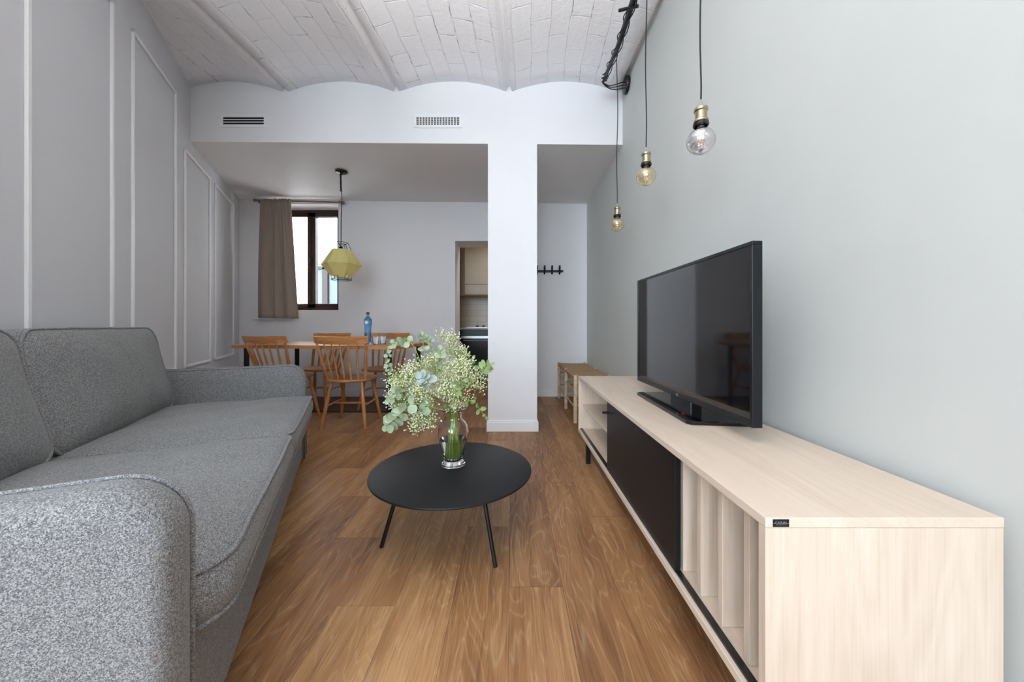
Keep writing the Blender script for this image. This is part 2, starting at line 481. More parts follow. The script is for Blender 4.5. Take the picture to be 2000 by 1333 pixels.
class MB:
    """collects shapes and links them as ONE mesh object"""
    def __init__(self):
        self.b = bmesh.new()

    def _add(self, verts, faces, mat=None):
        vs = [self.b.verts.new(mat @ Vector(v) if mat else Vector(v)) for v in verts]
        for f in faces:
            try:
                self.b.faces.new([vs[i] for i in f])
            except ValueError:
                pass
        return self

    def box(self, c, s, rot=None, mat=None):
        hx, hy, hz = s[0] / 2, s[1] / 2, s[2] / 2
        vs = [(-hx, -hy, -hz), (hx, -hy, -hz), (hx, hy, -hz), (-hx, hy, -hz), (-hx, -hy, hz), (hx, -hy, hz), (hx, hy, hz), (-hx, hy, hz)]
        T = Matrix.Translation(c) @ (Euler(rot).to_matrix().to_4x4() if rot else Matrix())
        if mat: T = mat @ T
        return self._add(vs, [(3, 2, 1, 0), (4, 5, 6, 7), (0, 1, 5, 4), (1, 2, 6, 5), (2, 3, 7, 6), (3, 0, 4, 7)], T)

    def b2(self, x0, x1, y0, y1, z0, z1):
        return self.box(((x0 + x1) / 2, (y0 + y1) / 2, (z0 + z1) / 2), (x1 - x0, y1 - y0, z1 - z0))

    def rings(self, rings, cap0=True, cap1=True, closed=True, mat=None, loop=False):
        n = len(rings[0])
        vs = [p for r in rings for p in r]
        fs = []
        for k in range(len(rings) - (0 if loop else 1)):
            k2 = (k + 1) % len(rings)
            for i in range(n if closed else n - 1):
                j = (i + 1) % n
                fs.append((k * n + i, k * n + j, k2 * n + j, k2 * n + i))
        if cap0 and not loop: fs.append(tuple(reversed(range(n))))
        if cap1 and not loop: fs.append(tuple((len(rings) - 1) * n + i for i in range(n)))
        return self._add(vs, fs, mat)

    def tube(self, pts, rad, n=8, caps=True, loop=False, mat=None):
        pts = [Vector(p) for p in pts]
        m = len(pts)
        rs = rad if isinstance(rad, (list, tuple)) else [rad] * m
        up = None
        rings = []
        for i, p in enumerate(pts):
            if loop:
                d = pts[(i + 1) % m] - pts[(i - 1) % m]
            else:
                d = pts[min(i + 1, m - 1)] - pts[max(i - 1, 0)]
            if d.length < 1e-9: d = Vector((0, 0, 1))
            d.normalize()
            if up is None:
                up = Vector((0, 0, 1)) if abs(d.z) < 0.9 else Vector((1, 0, 0))
            u = (up - d * up.dot(d))
            if u.length < 1e-6: u = d.orthogonal()
            u.normalize()
            up = u
            v = d.cross(u)
            rings.append([p + (u * math.cos(a) + v * math.sin(a)) * rs[i] for a in [2 * PI * k / n for k in range(n)]])
        return self.rings(rings, caps, caps, mat=mat, loop=loop)

    def lathe(self, prof, n=32, mat=None, cap0=True, cap1=True):
        rings = [[(r * math.cos(2 * PI * k / n), r * math.sin(2 * PI * k / n), z) for k in range(n)] for r, z in prof]
        return self.rings(rings, cap0, cap1, mat=mat)

    def prism(self, poly, z0, z1, mat=None):
        return self.rings([[(x, y, z0) for x, y in poly], [(x, y, z1) for x, y in poly]], mat=mat)

    def ball(self, c, r, sub=1, scale=(1, 1, 1), rot=None):
        t = Matrix.Translation(c) @ (Euler(rot).to_matrix().to_4x4() if rot else Matrix()) @ Matrix.Diagonal((*scale, 1))
        bmesh.ops.create_icosphere(self.b, subdivisions=sub, radius=r, matrix=t)
        return self

    def build(self, name, mat, parent=None, smooth=None, bevel=0.0, seg=2, loc=None, kind=None, norm=True):
        if norm:
            bmesh.ops.recalc_face_normals(self.b, faces=self.b.faces)
        me = bpy.data.meshes.new(name)
        self.b.to_mesh(me)
        self.b.free()
        me.materials.append(mat)
        o = bpy.data.objects.new(name, me)
        C.objects.link(o)
        if parent: o.parent = parent
        if loc: o.location = loc
        if smooth is not None:
            for p in me.polygons: p.use_smooth = True
            if smooth < 179:
                me.set_sharp_from_angle(angle=R(smooth))
        if bevel:
            m = o.modifiers.new('bevel', 'BEVEL')
            m.width, m.segments, m.limit_method, m.angle_limit = bevel, seg, 'ANGLE', R(35)
        if kind: o['kind'] = kind
        return o


def struct(mb, name, mat, **k):
    return mb.build(name, mat, kind='structure', **k)


def rrect(w, h, r, n=6):
    """rounded rectangle outline centred on 0; r = one radius or four (x+y+, x-y+, x-y-, x+y-)"""
    rs = r if isinstance(r, (list, tuple)) else [r] * 4
    out = []
    for (sx, sy, a0), rr in zip(((1, 1, 0), (-1, 1, 90), (-1, -1, 180), (1, -1, 270)), rs):
        cx, cy = sx * (w / 2 - rr), sy * (h / 2 - rr)
        for k in range(n + 1):
            a = R(a0 + 90 * k / n)
            out.append((cx + rr * math.cos(a), cy + rr * math.sin(a)))
    return out


def resample(poly, step):
    pts = []
    m = len(poly)
    for i in range(m):
        a, b = Vector(poly[i]), Vector(poly[(i + 1) % m])
        k = max(1, int((b - a).length / step))
        for j in range(k):
            pts.append(tuple(a.lerp(b, j / k)))
    return pts


def text_mesh(body, size, depth, name, mat, parent, matrix):
    cu = bpy.data.curves.new(name, 'FONT')
    cu.body, cu.size, cu.extrude = body, size, depth
    cu.align_x, cu.align_y = 'CENTER', 'CENTER'
    tmp = bpy.data.objects.new('tmp', cu)
    C.objects.link(tmp)
    dg = bpy.context.evaluated_depsgraph_get()
    me = bpy.data.meshes.new_from_object(tmp.evaluated_get(dg))
    bpy.data.objects.remove(tmp)
    me.transform(matrix)
    me.materials.clear()
    me.materials.append(mat)
    o = bpy.data.objects.new(name, me)
    C.objects.link(o)
    o.parent = parent
    return o


# ------------------------------------------------------------------ the room
BW = 4.65                      # back wall
BF = 3.115                     # bulkhead and pillar front
XR = lambda y: 0.955 + 0.0065 * y
XL = lambda y: -1.30 - 0.493 * y
TOP = 3.25

# floor: main room and kitchen
mb = MB()
mb.b2(-4.6, 1.3, REAR - 0.3, 6.6, -0.06, 0.0)
struct(mb, 'floor', M['floor'])

# vaulted brick ceiling
SL = 0.055
mb = MB()
beams = [-3.98, -2.985, -1.995, -1.016, -0.027, 0.955]
nseg = 14
ys = [REAR - 0.2 + k * (BF + 0.02 - REAR + 0.2) / 40 for k in range(41)]
rnd = random.Random(3)
for a, b in zip(beams[:-1], beams[1:]):
    rows = []
    for y in ys:
        row = []
        for i in range(nseg + 1):
            f = i / nseg
            s = 2 * f - 1
            z = 3.074 + 0.092 * (1 - s * s) + rnd.uniform(-0.0012, 0.0012)
            x = a + (b - a) * f + (SL * (y - BF) if not (b > 0.9) else SL * (y - BF) * (1 - f))
            row.append((x, y, z))
        rows.append(row)
    mb.rings(rows, False, False, closed=False)
o = struct(mb, 'ceiling', M['ceiling'], smooth=60, norm=False)
m = o.modifiers.new('thick', 'SOLIDIFY')
m.thickness, m.offset = -0.08, 1.0
# roof slab above the vaults keeps daylight out
mb = MB()
mb.b2(-4.7, 1.3, REAR - 0.4, BF + 0.2, 3.262, 3.34)
struct(mb, 'ceiling', M['white'])

# iron beams between the vaults
tn = 1
for xb in beams[1:-1]:
    mb = MB()
    rows = []
    rnd = random.Random(int(xb * 100))
    for k in range(30):
        y = REAR - 0.1 + k * (BF + 0.1 - REAR) / 29
        x = xb + SL * (y - BF)
        j = [rnd.uniform(-0.002, 0.002) for _ in range(4)]
        rows.append([(x - 0.030 + j[0], y, 3.040), (x + 0.030 + j[1], y, 3.040), (x + 0.031 + j[2], y, 3.085), (x - 0.031 + j[3], y, 3.085)])
    mb.rings(rows)
    struct(mb, 'trim_%d' % tn, M['trim'], bevel=0.003)
    tn += 1
mb = MB()
mb.rings([[(XR(y) - 0.055, y, 3.05), (XR(y) + 0.01, y, 3.05), (XR(y) + 0.01, y, 3.09), (XR(y) - 0.055, y, 3.09)] for y in (REAR, BF + 0.01)])
struct(mb, 'trim_%d' % tn, M['trim'], bevel=0.003)
tn += 1

# bulkhead over the dining end: front face and lowered ceiling
mb = MB()
xl0, xr0 = XL(BF) - 0.35, 1.2
hl, hr, hbl, hbr = 2.556, 2.528, 2.594, 2.540


def plane_z(x, y):
    fx = (x - XL(BF)) / (XR(BF) - XL(BF))
    f = hl + (hr - hl) * fx
    fb = hbl + (hbr - hbl) * (x - XL(BW)) / (XR(BW) - XL(BW))
    return f + (fb - f) * (y - BF) / (BW - BF)


xs = (xl0 - 0.9, xr0)
q = [(xs[0], BF, plane_z(xs[0], BF)), (xs[1], BF, plane_z(xs[1], BF)), (xs[1], BW + 0.2, plane_z(xs[1], BW + 0.2)), (xs[0], BW + 0.2, plane_z(xs[0], BW + 0.2))]
mb.rings([q, [(x, y, TOP + 0.08) for x, y, z in q]])
struct(mb, 'wall_upper', M['white'])

# side walls
def wall_strip(name, p0, p1, th, mat, z1=TOP + 0.05):
    p0, p1 = Vector(p0), Vector(p1)
    d = (p1 - p0).normalized()
    n = Vector((-d.y, d.x)) * th            # thickness to the left of the run
    mb = MB()
    mb.prism([tuple(p0), tuple(p1), tuple(p1 + n), tuple(p0 + n)], -0.02, z1)
    return struct(mb, name, mat)


wall_strip('wall_right', (XR(BW + 0.3), BW + 0.3), (XR(REAR - 0.3), REAR - 0.3), 0.2 * 1, M['right'])
wall_strip('wall_left', (XL(0.06), 0.06), (XL(BW + 0.3), BW + 0.3), 0.2, M['left'])
wall_strip('wall_left', (-3.45, -0.9), (XL(0.06), 0.06), 0.15, M['left'])
wall_strip('wall_left', (-3.45, REAR - 0.2), (-3.45, -0.9), 0.2, M['left'])

# rear wall (behind the camera) with tall balcony openings
mb = MB()
zt = 2.85
mb.b2(-3.6, RWIN[0][0], REAR - 0.22, REAR, -0.02, TOP + 0.05)
mb.b2(RWIN[0][1], RWIN[1][0], REAR - 0.22, REAR, -0.02, TOP + 0.05)
mb.b2(RWIN[1][1], 1.15, REAR - 0.22, REAR, -0.02, TOP + 0.05)
for a, b in RWIN:
    mb.b2(a, b, REAR - 0.22, REAR, zt, TOP + 0.05)
    mb.b2(a, b, REAR - 0.22, REAR, -0.02, 0.65)
struct(mb, 'wall_rear', M['white'])

# back wall with the window and the kitchen doorway
WX0, WX1, WZ0, WZ1 = -3.20, -2.285, 1.139, 2.535
DX0, DX1, DZ = -0.748, 0.10, 2.05
BT = 0.40
mb = MB()
zt = 2.75
for x0, x1, z0, z1 in ((-3.95, WX0, -0.02, zt), (WX0, WX1, -0.02, WZ0), (WX0, WX1, WZ1, zt), (WX1, DX0, -0.02, zt), (DX0, DX1, DZ, zt), (DX1, 1.15, -0.02, zt)):
    mb.b2(x0, x1, BW, BW + BT, z0, z1)
struct(mb, 'wall_back', M['white'])

# pillar
PX0, PX1 = -0.212, 0.221
mb = MB()
pc = [(PX0, BF), (PX1, BF), (PX1, BF + 0.30), (PX0, BF + 0.30)]
mb.rings([[(x, y, 0.0) for x, y in pc], [(x, y, plane_z(x, y)) for x, y in pc]])
struct(mb, 'wall_pillar', M['white'])
mb = MB()
e = 0.012
mb.prism([(PX0 - e, BF - e), (PX1 + e, BF - e), (PX1 + e, BF + 0.30 + e), (PX0 - e, BF + 0.30 + e)], 0.0, 0.082)
e = 0.008
mb.prism([(PX0 - e, BF - e), (PX1 + e, BF - e), (PX1 + e, BF + 0.30 + e), (PX0 - e, BF + 0.30 + e)], 0.080, 0.096)
struct(mb, 'baseboard_pillar', M['trim'], bevel=0.002)

# baseboards
for x0, x1 in ((XL(BW) + 0.01, DX0), (DX1, XR(BW))):
    mb = MB()
    mb.b2(x0, x1, BW - 0.013, BW, 0.0, 0.10)
    struct(mb, 'baseboard_back', M['trim'], bevel=0.003)


def along_left(y0, y1, z0, z1, t, mb=None):
    """a bar lying on the left wall between depths y0 and y1"""
    mb = mb or MB()
    nx, ny = 0.897, 0.442
    pts = [(XL(y0), y0), (XL(y1), y1), (XL(y1) + nx * t, y1 + ny * t), (XL(y0) + nx * t, y0 + ny * t)]
    mb.prism(pts, z0, z1)
    return mb


struct(along_left(0.1, BW - 0.02, 0.0, 0.10, 0.013), 'baseboard_left', M['trim'], bevel=0.003)
mb = MB()
mb.prism([(XR(REAR), REAR), (XR(BW), BW), (XR(BW) - 0.013, BW), (XR(REAR) - 0.013, REAR)], 0.0, 0.10)
struct(mb, 'baseboard_right', M['trim'], bevel=0.003)

# moulded panels on the left wall
sw = 0.024
for y0, y1, z0, z1 in ((0.55, 1.27, 0.57, 2.80), (1.46, 2.03, 0.57, 2.80), (2.215, 2.82, 0.57, 2.80), (2.975, 3.575, 0.57, 2.43), (3.71, 4.38, 0.57, 2.43)):
    mb = MB()
    e = 0.020
    along_left(y0, y0 + e, z0, z1, 0.014, mb)
    along_left(y1 - e, y1, z0, z1, 0.014, mb)
    along_left(y0, y1, z1 - sw, z1, 0.014, mb)
    along_left(y0, y1, z0, z0 + sw, 0.014, mb)
    struct(mb, 'trim_%d' % tn, M['trim'], bevel=0.003)
    tn += 1

# window in the back wall
win = MB()
fy0, fy1 = 4.86, 4.93
zb, ztw = WZ0, WZ1 - 0.01
win.b2(WX0, WX0 + 0.05, fy0, fy1, zb, ztw)
win.b2(WX1 - 0.05, WX1, fy0, fy1, zb, ztw)
win.b2(WX0, WX1, fy0, fy1, ztw - 0.045, ztw)
win.b2(WX0, WX1, fy0, fy1, zb, zb + 0.045)
wobj = struct(win, 'window_1', M['darkwood'], bevel=0.004)
cx = -2.748
for x0, x1 in ((WX0 + 0.045, cx + 0.01), (cx - 0.01, WX1 - 0.045)):
    s = MB()
    a, b = x0, x1
    s.b2(a, a + 0.065, fy0 - 0.02, fy1 - 0.02, zb + 0.04, ztw - 0.04)
    s.b2(b - 0.065, b, fy0 - 0.02, fy1 - 0.02, zb + 0.04, ztw - 0.04)
    s.b2(a, b, fy0 - 0.02, fy1 - 0.02, ztw - 0.10, ztw - 0.04)
    s.b2(a, b, fy0 - 0.02, fy1 - 0.02, zb + 0.035, zb + 0.095)
    so = s.build('window_sash', M['darkwood'], wobj, bevel=0.004)
    g = MB()
    g.b2(a + 0.06, b - 0.06, fy0 + 0.012, fy0 + 0.016, zb + 0.09, ztw - 0.09)
    g.build('window_pane', M['pane'], so)
h = MB()
h.box((cx, fy0 - 0.035, 1.80), (0.028, 0.03, 0.10))
h.box((cx - 0.012, fy0 - 0.055, 1.80), (0.018, 0.018, 0.13))
h.build('window_handle', M['ring'], wobj, bevel=0.004)
# sill ledge seen at the curtain's foot
mb = MB()
mb.b2(-3.40, -2.86, BW - 0.03, BW + 0.001, 1.015, 1.035)
struct(mb, 'trim_%d' % tn, M['trim'], bevel=0.003)
tn += 1

# courtyard behind the window
mb = MB()
mb.b2(-6.5, -1.6, 6.9, 7.0, -0.5, 4.2)
struct(mb, 'wall_courtyard', M['exterior'])
ew = MB()
ew.b2(-3.66, -3.55, 6.80, 6.90, 0.4, 2.06)
ew.b2(-3.88, -3.30, 6.80, 6.90, 2.02, 2.08)
e_o = struct(ew, 'window_2', M['extwood'], bevel=0.004)
for a, b in ((-3.88, -3.66), (-3.55, -3.30)):
    g = MB()
    g.b2(a, b, 6.84, 6.88, 0.4, 2.02)
    g.build('window_pane', M['extglass'], e_o)

# kitchen beyond the doorway
mb = MB()
KY = 6.20
mb.b2(-1.75, -1.55, BW + BT, KY + 0.1, -0.02, 2.6)
struct(mb, 'wall_kitchen', M['tiles'])
mb = MB()
mb.b2(-1.6, 1.1, KY, KY + 0.1, -0.02, 2.6)
struct(mb, 'wall_kitchen', M['tiles'])
mb = MB()
mb.b2(1.0, 1.15, BW + BT, KY + 0.1, -0.02, 2.6)
struct(mb, 'wall_kitchen', M['white'])
mb = MB()
mb.b2(-1.7, 1.1, BW + BT, KY + 0.1, 2.5, 2.6)
struct(mb, 'ceiling_kitchen', M['white'])

# kitchen units
KF = 5.60
t = empty('wall_cabinet', (-0.30, KF + 0.28, 1.42), label='beige upper kitchen cabinet seen through the doorway beside the pillar', cat='kitchen cabinet')
mb = MB(); mb.box((0, 0.0, 0.40), (0.90, 0.56, 0.80)); mb.build('body', M['kitchen'], t, bevel=0.002)
for z0, z1 in ((0.01, 0.166), (0.172, 0.80)):
    mb = MB(); mb.box((0, -0.29, (z0 + z1) / 2), (0.89, 0.018, z1 - z0)); mb.build('door', M['kitchen'], t, bevel=0.002)
t = empty('corner_cabinet', (-1.16, KF + 0.38, 1.42), label='brown shaded upper cabinet at the left edge of the doorway view', cat='kitchen cabinet')
mb = MB(); mb.box((0, 0, 0.40), (0.80, 0.40, 0.80)); mb.build('body', M['kitchen'], t, bevel=0.002)
mb = MB(); mb.box((0, -0.209, 0.40), (0.79, 0.018, 0.79)); mb.build('door', M['kitchen'], t, bevel=0.002)
t = empty('worktop', (-0.4, KF + 0.29, 0.875), label='pale kitchen worktop running across the doorway view', cat='worktop')
mb = MB(); mb.box((0, 0, 0.012), (2.2, 0.60, 0.026)); mb.build('slab', M['counter'], t, bevel=0.002)
t = empty('base_cabinet', (-1.175, KF + 0.30, 0), label='dark teal base cabinet under the worktop left of the oven', cat='kitchen cabinet')
mb = MB(); mb.box((0, 0, 0.475), (0.70, 0.56, 0.79)); mb.build('body', M['teal'], t)
mb = MB(); mb.box((0, -0.29, 0.475), (0.69, 0.018, 0.78)); mb.build('door', M['teal'], t, bevel=0.002)
mb = MB(); mb.box((0, 0.03, 0.04), (0.70, 0.5, 0.08)); mb.build('plinth', M['dark'], t)
t = empty('oven', (-0.52, KF + 0.30, 0), label='black built in oven below the teal strip seen through the doorway', cat='oven')
mb = MB(); mb.box((0, 0.01, 0.36), (0.598, 0.54, 0.56)); mb.build('body', M['oven'], t)
mb = MB(); mb.box((0, -0.275, 0.55), (0.594, 0.02, 0.35), ); mb.build('door', M['oven'], t, bevel=0.003)
mb = MB(); mb.box((0, -0.275, 0.75), (0.594, 0.02, 0.04)); mb.build('control_panel', M['steel'], t, bevel=0.002)
mb = MB(); mb.tube([(-0.25, -0.31, 0.70), (0.25, -0.31, 0.70)], 0.009); mb.box((-0.22, -0.295, 0.70), (0.012, 0.03, 0.012)); mb.box((0.22, -0.295, 0.70), (0.012, 0.03, 0.012)); mb.build('handle', M['steel'], t, smooth=40)
mb = MB(); mb.box((0, -0.272, 0.82), (0.598, 0.02, 0.095)); mb.build('fascia', M['teal'], t, bevel=0.002)
mb = MB(); mb.box((0, 0.03, 0.04), (0.59, 0.5, 0.08)); mb.build('plinth', M['dark'], t)
mb = MB(); mb.box((0, -0.27, 0.22), (0.594, 0.02, 0.27)); mb.build('drawer', M['teal'], t, bevel=0.002)
t = empty('base_cabinet', (0.24, KF + 0.30, 0), label='teal base cabinet right of the oven, behind the pillar', cat='kitchen cabinet')
mb = MB(); mb.box((0, 0, 0.475), (0.9, 0.56, 0.79)); mb.build('body', M['teal'], t)
mb = MB(); mb.box((0, -0.29, 0.475), (0.89, 0.018, 0.78)); mb.build('door', M['teal'], t, bevel=0.002)
t = empty('hob', (-0.46, KF + 0.28, 0.902), label='low hob with small dark knobs on the kitchen worktop', cat='hob')
mb = MB(); mb.box((0, 0, 0.006), (0.56, 0.48, 0.012)); mb.build('glass_top', M['steel'], t, bevel=0.002)
for i, kx in enumerate((-0.10, 0.0, 0.10, 0.2)):
    mb = MB(); mb.lathe([(0.022, 0.012), (0.020, 0.036)], 16, Matrix.Translation((kx, -0.19, 0))); mb.build('knob', M['ring'], t, smooth=40)

# ------------------------------------------------------------------ sofa
SA = math.atan2(0.9068, -0.4216)
sofa = empty('sofa', (-0.571, 0.587, 0), SA, 'grey melange two seat sofa with piped cushions along the panelled wall', 'sofa')
UL, VD, AT, AH = 2.115, 0.885, 0.10, 0.658


def cushion(name, w, h, th, radii, crown_f, crown_b, bulge, mat, parent, T, pipe=0.0055, seed=1, droop=0.0, n=10):
    """flat side pad: outline in xy, thickness along z, crowned on both faces, with piped edges"""
    rnd = random.Random(seed)
    out = resample(rrect(w, h, radii, 8), 0.035)
    ph = [rnd.uniform(0, 6.28) for _ in range(6)]

    def wav(x, y):
        return 0.0035 * math.sin(9 * x + ph[0]) + 0.0025 * math.sin(17 * y + ph[1]) + 0.002 * math.sin(23 * x + 11 * y + ph[2])

    rings = []
    hz = th / 2
    # bottom face rings (inside out)
    for k in range(1, n + 1):
        s = k / n
        rings.append([(x * s, y * s, -hz - crown_b * (1 - s ** 3.0) + wav(x * s, y * s) * 0.5) for x, y in out])
    for f in (0.25, 0.5, 0.75):
        e = bulge * math.sin(f * PI)
        rings.append([(x * (1 + e / (w / 2)), y * (1 + e / (h / 2)), -hz + th * f + wav(x, y)) for x, y in out])
    for k in range(n, 0, -1):
        s = k / n
        rings.append([(x * s, y * s, hz + crown_f * (1 - s ** 2.6) + wav(x * s, y * s)) for x, y in out])
    mb = MB()
    mb.rings(rings, mat=T)
    o = mb.build(name, mat, parent, smooth=180)
    for z, sg in ((hz, 1), (-hz, 0.5)):
        mb = MB()
        mb.tube([T @ Vector((x * 1.003, y * 1.003, z + wav(x, y) * sg)) for x, y in out], pipe, 6, loop=True)
        mb.build('piping', mat, o, smooth=180)
    return o


def arm(name, u0, u1, flip=False):
    rr = 0.10
    prof = [(0.0, 0.02)]
    prof += [(rr - rr * math.cos(a), AH - rr + rr * math.sin(a)) for a in [R(9 * k) for k in range(11)]]
    prof += [(VD * f, AH - 0.004 * math.sin(f * PI)) for f in (0.4, 0.7)]
    prof += [(VD - 0.02, AH), (VD, AH - 0.03), (VD, 0.02)]
    cx, cz = VD / 2, 0.34
    def lvl(u, ins):
        return [(u, v + (cx - v) / cx * ins, z + (cz - z) / cz * ins) for v, z in prof]
    mb = MB()
    soft = [lvl(u0, 0.010), lvl(u0 + 0.003, 0.004), lvl(u0 + 0.010, 0.0)]
    if u0 == 0:                       # the end armrest has a soft outer edge
        soft = [lvl(u0 + 0.034 * (1 - math.cos(R(a))), 0.034 * (1 - math.sin(R(a)))) for a in (0, 18, 36, 54, 72, 90)]
    mb.rings(soft + [ lvl((u0 + u1) / 2, -0.003), lvl(u1 - 0.010, 0.0), lvl(u1 - 0.003, 0.004), lvl(u1, 0.010)])
    o = mb.build(name, M['fabric'], sofa, smooth=50)
    for u in ((u1 - 0.006,) if u0 == 0 else (u0 + 0.006, u1 - 0.006)):
        mb = MB()
        mb.tube([(u, v - 0.002 if v < 0.2 else v, z + (0.002 if z > 0.4 else 0)) for v, z in prof], 0.0045, 6)
        mb.build('piping', M['fabric'], o, smooth=180)
    return o


arm('armrest', 0, AT)
arm('armrest', UL - AT, UL)
mb = MB(); mb.b2(AT, UL - AT, 0.012, VD - 0.03, 0.02, 0.335)
mb.build('base', M['fabric'], sofa, bevel=0.012, seg=3)
mb = MB(); mb.b2(AT, UL - AT, VD - 0.07, VD, 0.02, 0.80)
mb.build('back_frame', M['fabric'], sofa, bevel=0.015, seg=3)
for x, y in ((0.05, 0.05), (UL - 0.05, 0.05), (0.05, VD - 0.05), (UL - 0.05, VD - 0.05)):
    mb = MB(); mb.lathe([(0.02, 0.0), (0.022, 0.022)], 12, Matrix.Translation((x, y, 0))); mb.build('foot', M['ring'], sofa)
cw = (UL - 2 * AT) / 2
for k in range(2):
    u = AT + cw * (k + 0.5)
    rad = (0.05, 0.05, 0.10, 0.05) if k == 0 else (0.05, 0.05, 0.045, 0.06)
    T = Matrix.Translation((u, 0.348, 0.392))
    cushion('seat_cushion', cw - 0.006, 0.79, 0.112, rad, 0.044 if k == 0 else 0.036, 0.0, 0.012, M['fabric'], sofa, T, seed=5 + k)
for k in range(2):
    u = AT + cw * (k + 0.5)
    H = 0.475
    # local x = u, local y = up, local z = front (-v)
    lean = R(12)
    T = Matrix.Translation((u, 0.775, 0.675)) @ Matrix.Rotation(-lean, 4, 'X') @ Matrix(((1, 0, 0, 0), (0, 0, -1, 0), (0, 1, 0, 0), (0, 0, 0, 1)))
    cushion('back_cushion', cw - 0.008, H, 0.10, (0.085, 0.085, 0.07, 0.07), 0.060, 0.02, 0.012, M['fabric'], sofa, T, seed=11 + k)

# ------------------------------------------------------------------ television cabinet
CX0, CX1, CY0, CY1, CZ0, CZ1 = 0.475, 0.923, 0.662, 2.54, 0.175, 0.57
cab = empty('tv_cabinet', ((CX0 + CX1) / 2, (CY0 + CY1) / 2, 0), label='long pale birch television cabinet with a sliding black door', cat='cabinet')
T0 = Matrix.Translation((-(CX0 + CX1) / 2, -(CY0 + CY1) / 2, 0))


def cbox(name, x0, x1, y0, y1, z0, z1, mat='maple', bevel=0.0012, parent=None):
    mb = MB()
    mb.box(((x0 + x1) / 2 + T0[0][3], (y0 + y1) / 2 + T0[1][3], (z0 + z1) / 2), (x1 - x0, y1 - y0, z1 - z0))
    return mb.build(name, M[mat], parent or cab, bevel=bevel)


th = 0.019
cbox('top', CX0, CX1, CY0, CY1, CZ1 - th, CZ1)
cbox('bottom_panel', CX0, CX1, CY0, CY1, CZ0, CZ0 + 0.020)
cbox('side_panel', CX0 + 0.0005, CX1 - 0.0005, CY0 + 0.0005, CY0 + 0.02, CZ0 + 0.0205, CZ1 - th - 0.0005, 'maple_v')
cbox('side_panel', CX0 + 0.0005, CX1 - 0.0005, CY1 - 0.02, CY1 - 0.0005, CZ0 + 0.0205, CZ1 - th - 0.0005, 'maple_v')
cbox('back_panel', CX1 - 0.012, CX1 - 0.002, CY0 + 0.02, CY1 - 0.02, CZ0 + 0.02, CZ1 - th, 'maple_v', 0)
for y in (0.762, 0.860, 0.958, 1.056, 1.80):
    cbox('divider', 0.512, CX1 - 0.013, y, y + 0.019, CZ0 + 0.0205, CZ1 - th - 0.0005, 'maple_v')
cbox('shelf', 0.508, CX1 - 0.013, 1.8195, CY1 - 0.0205, 0.355, 0.373)
cbox('door_track', 0.486, 0.503, CY0 + 0.021, CY1 - 0.021, CZ0 + 0.0202, CZ0 + 0.026, 'ring', 0)
cbox('door_track', 0.486, 0.503, CY0 + 0.021, CY1 - 0.021, CZ1 - th - 0.008, CZ1 - th - 0.0002, 'ring', 0)
door = cbox('sliding_door', 0.484, 0.500, 1.05, 1.80, CZ0 + 0.022, CZ1 - th - 0.003, 'black', 0.0015)
mb = MB()
mb.tube([(0.488 + T0[0][3], 1.765 + T0[1][3], 0.497), (0.452 + T0[0][3], 1.765 + T0[1][3], 0.497)], 0.006, 12)
mb.build('handle', M['steel_black'], door, smooth=40)
for y in (0.76, 2.39):
    for x in (0.515, 0.88):
        cbox('leg', x - 0.014, x + 0.014, y - 0.014, y + 0.014, 0.0, CZ0 - 0.0003, 'steel_black', 0.001)
# maker's plate on the near end of the top
pl = cbox('name_plate', 0.4885, 0.5185, CY0 - 0.0012, CY0 + 0.0002, 0.5535, 0.5675, 'black', 0)
TT = T0 @ Matrix.Translation((0.5035, CY0 - 0.0013, 0.5613)) @ Matrix.Rotation(R(90), 4, 'X')
text_mesh('CASUAL', 0.0062, 0.0001, 'lettering', M['silver'], pl, TT)
mb = MB()
for i in range(14):
    x = 0.4945 + i * 0.00135
    mb.box((x + T0[0][3], CY0 - 0.0013 + T0[1][3], 0.5578), (0.0008, 0.0002, 0.0006))
for x in (0.4905, 0.5165):
    mb.lathe([(0.0009, -0.0002), (0.0007, 0.0004)], 8, T0 @ Matrix.Translation((x, CY0 - 0.0014, 0.5603)) @ Matrix.Rotation(R(90), 4, 'X'))
mb.build('rivets', M['silver'], pl)

# ------------------------------------------------------------------ television
tvy0, tvy1, tvz0, tvz1 = 1.075, 2.028, 0.618, 1.190
tv = empty('television', (0.735, (tvy0 + tvy1) / 2, CZ1), label='flat black television standing on the pale cabinet', cat='television')
tv.rotation_euler = (0, 0, R(0.72))
L = tvy1 - tvy0
hz0, hz1 = tvz0 - CZ1, tvz1 - CZ1
mb = MB()
bz, bb = 0.012, 0.022
mb.b2(-0.010, 0.022, -L / 2, L / 2, hz1 - bz, hz1)
mb.b2(-0.010, 0.022, -L / 2, L / 2, hz0, hz0 + bb)
mb.b2(-0.010, 0.022, -L / 2, -L / 2 + bz, hz0 + bb, hz1 - bz)
mb.b2(-0.010, 0.022, L / 2 - bz, L / 2, hz0 + bb, hz1 - bz)
mb.build('bezel', M['bezel'], tv, bevel=0.0015)
mb = MB(); mb.b2(-0.0065, 0.0, -L / 2 + bz, L / 2 - bz, hz0 + bb, hz1 - bz)
mb.build('screen', M['screen'], tv)
mb = MB()
mb.b2(0.0, 0.024, -L / 2 + 0.004, L / 2 - 0.004, hz0 + 0.004, hz1 - 0.004)
mb.b2(0.02, 0.055, -L / 2 + 0.14, L / 2 - 0.14, hz0 + 0.03, hz1 - 0.15)
mb.build('back_cover', M['gloss'], tv, bevel=0.006)
mb = MB()
poly = [(-0.082, 0.285), (-0.100, -0.255), (-0.088, -0.272), (0.128, -0.302), (0.132, 0.300), (-0.060, 0.300)]
mb.prism(poly, 0.0005, 0.015)
mb.build('stand_base', M['gloss'], tv, bevel=0.003)
mb = MB()
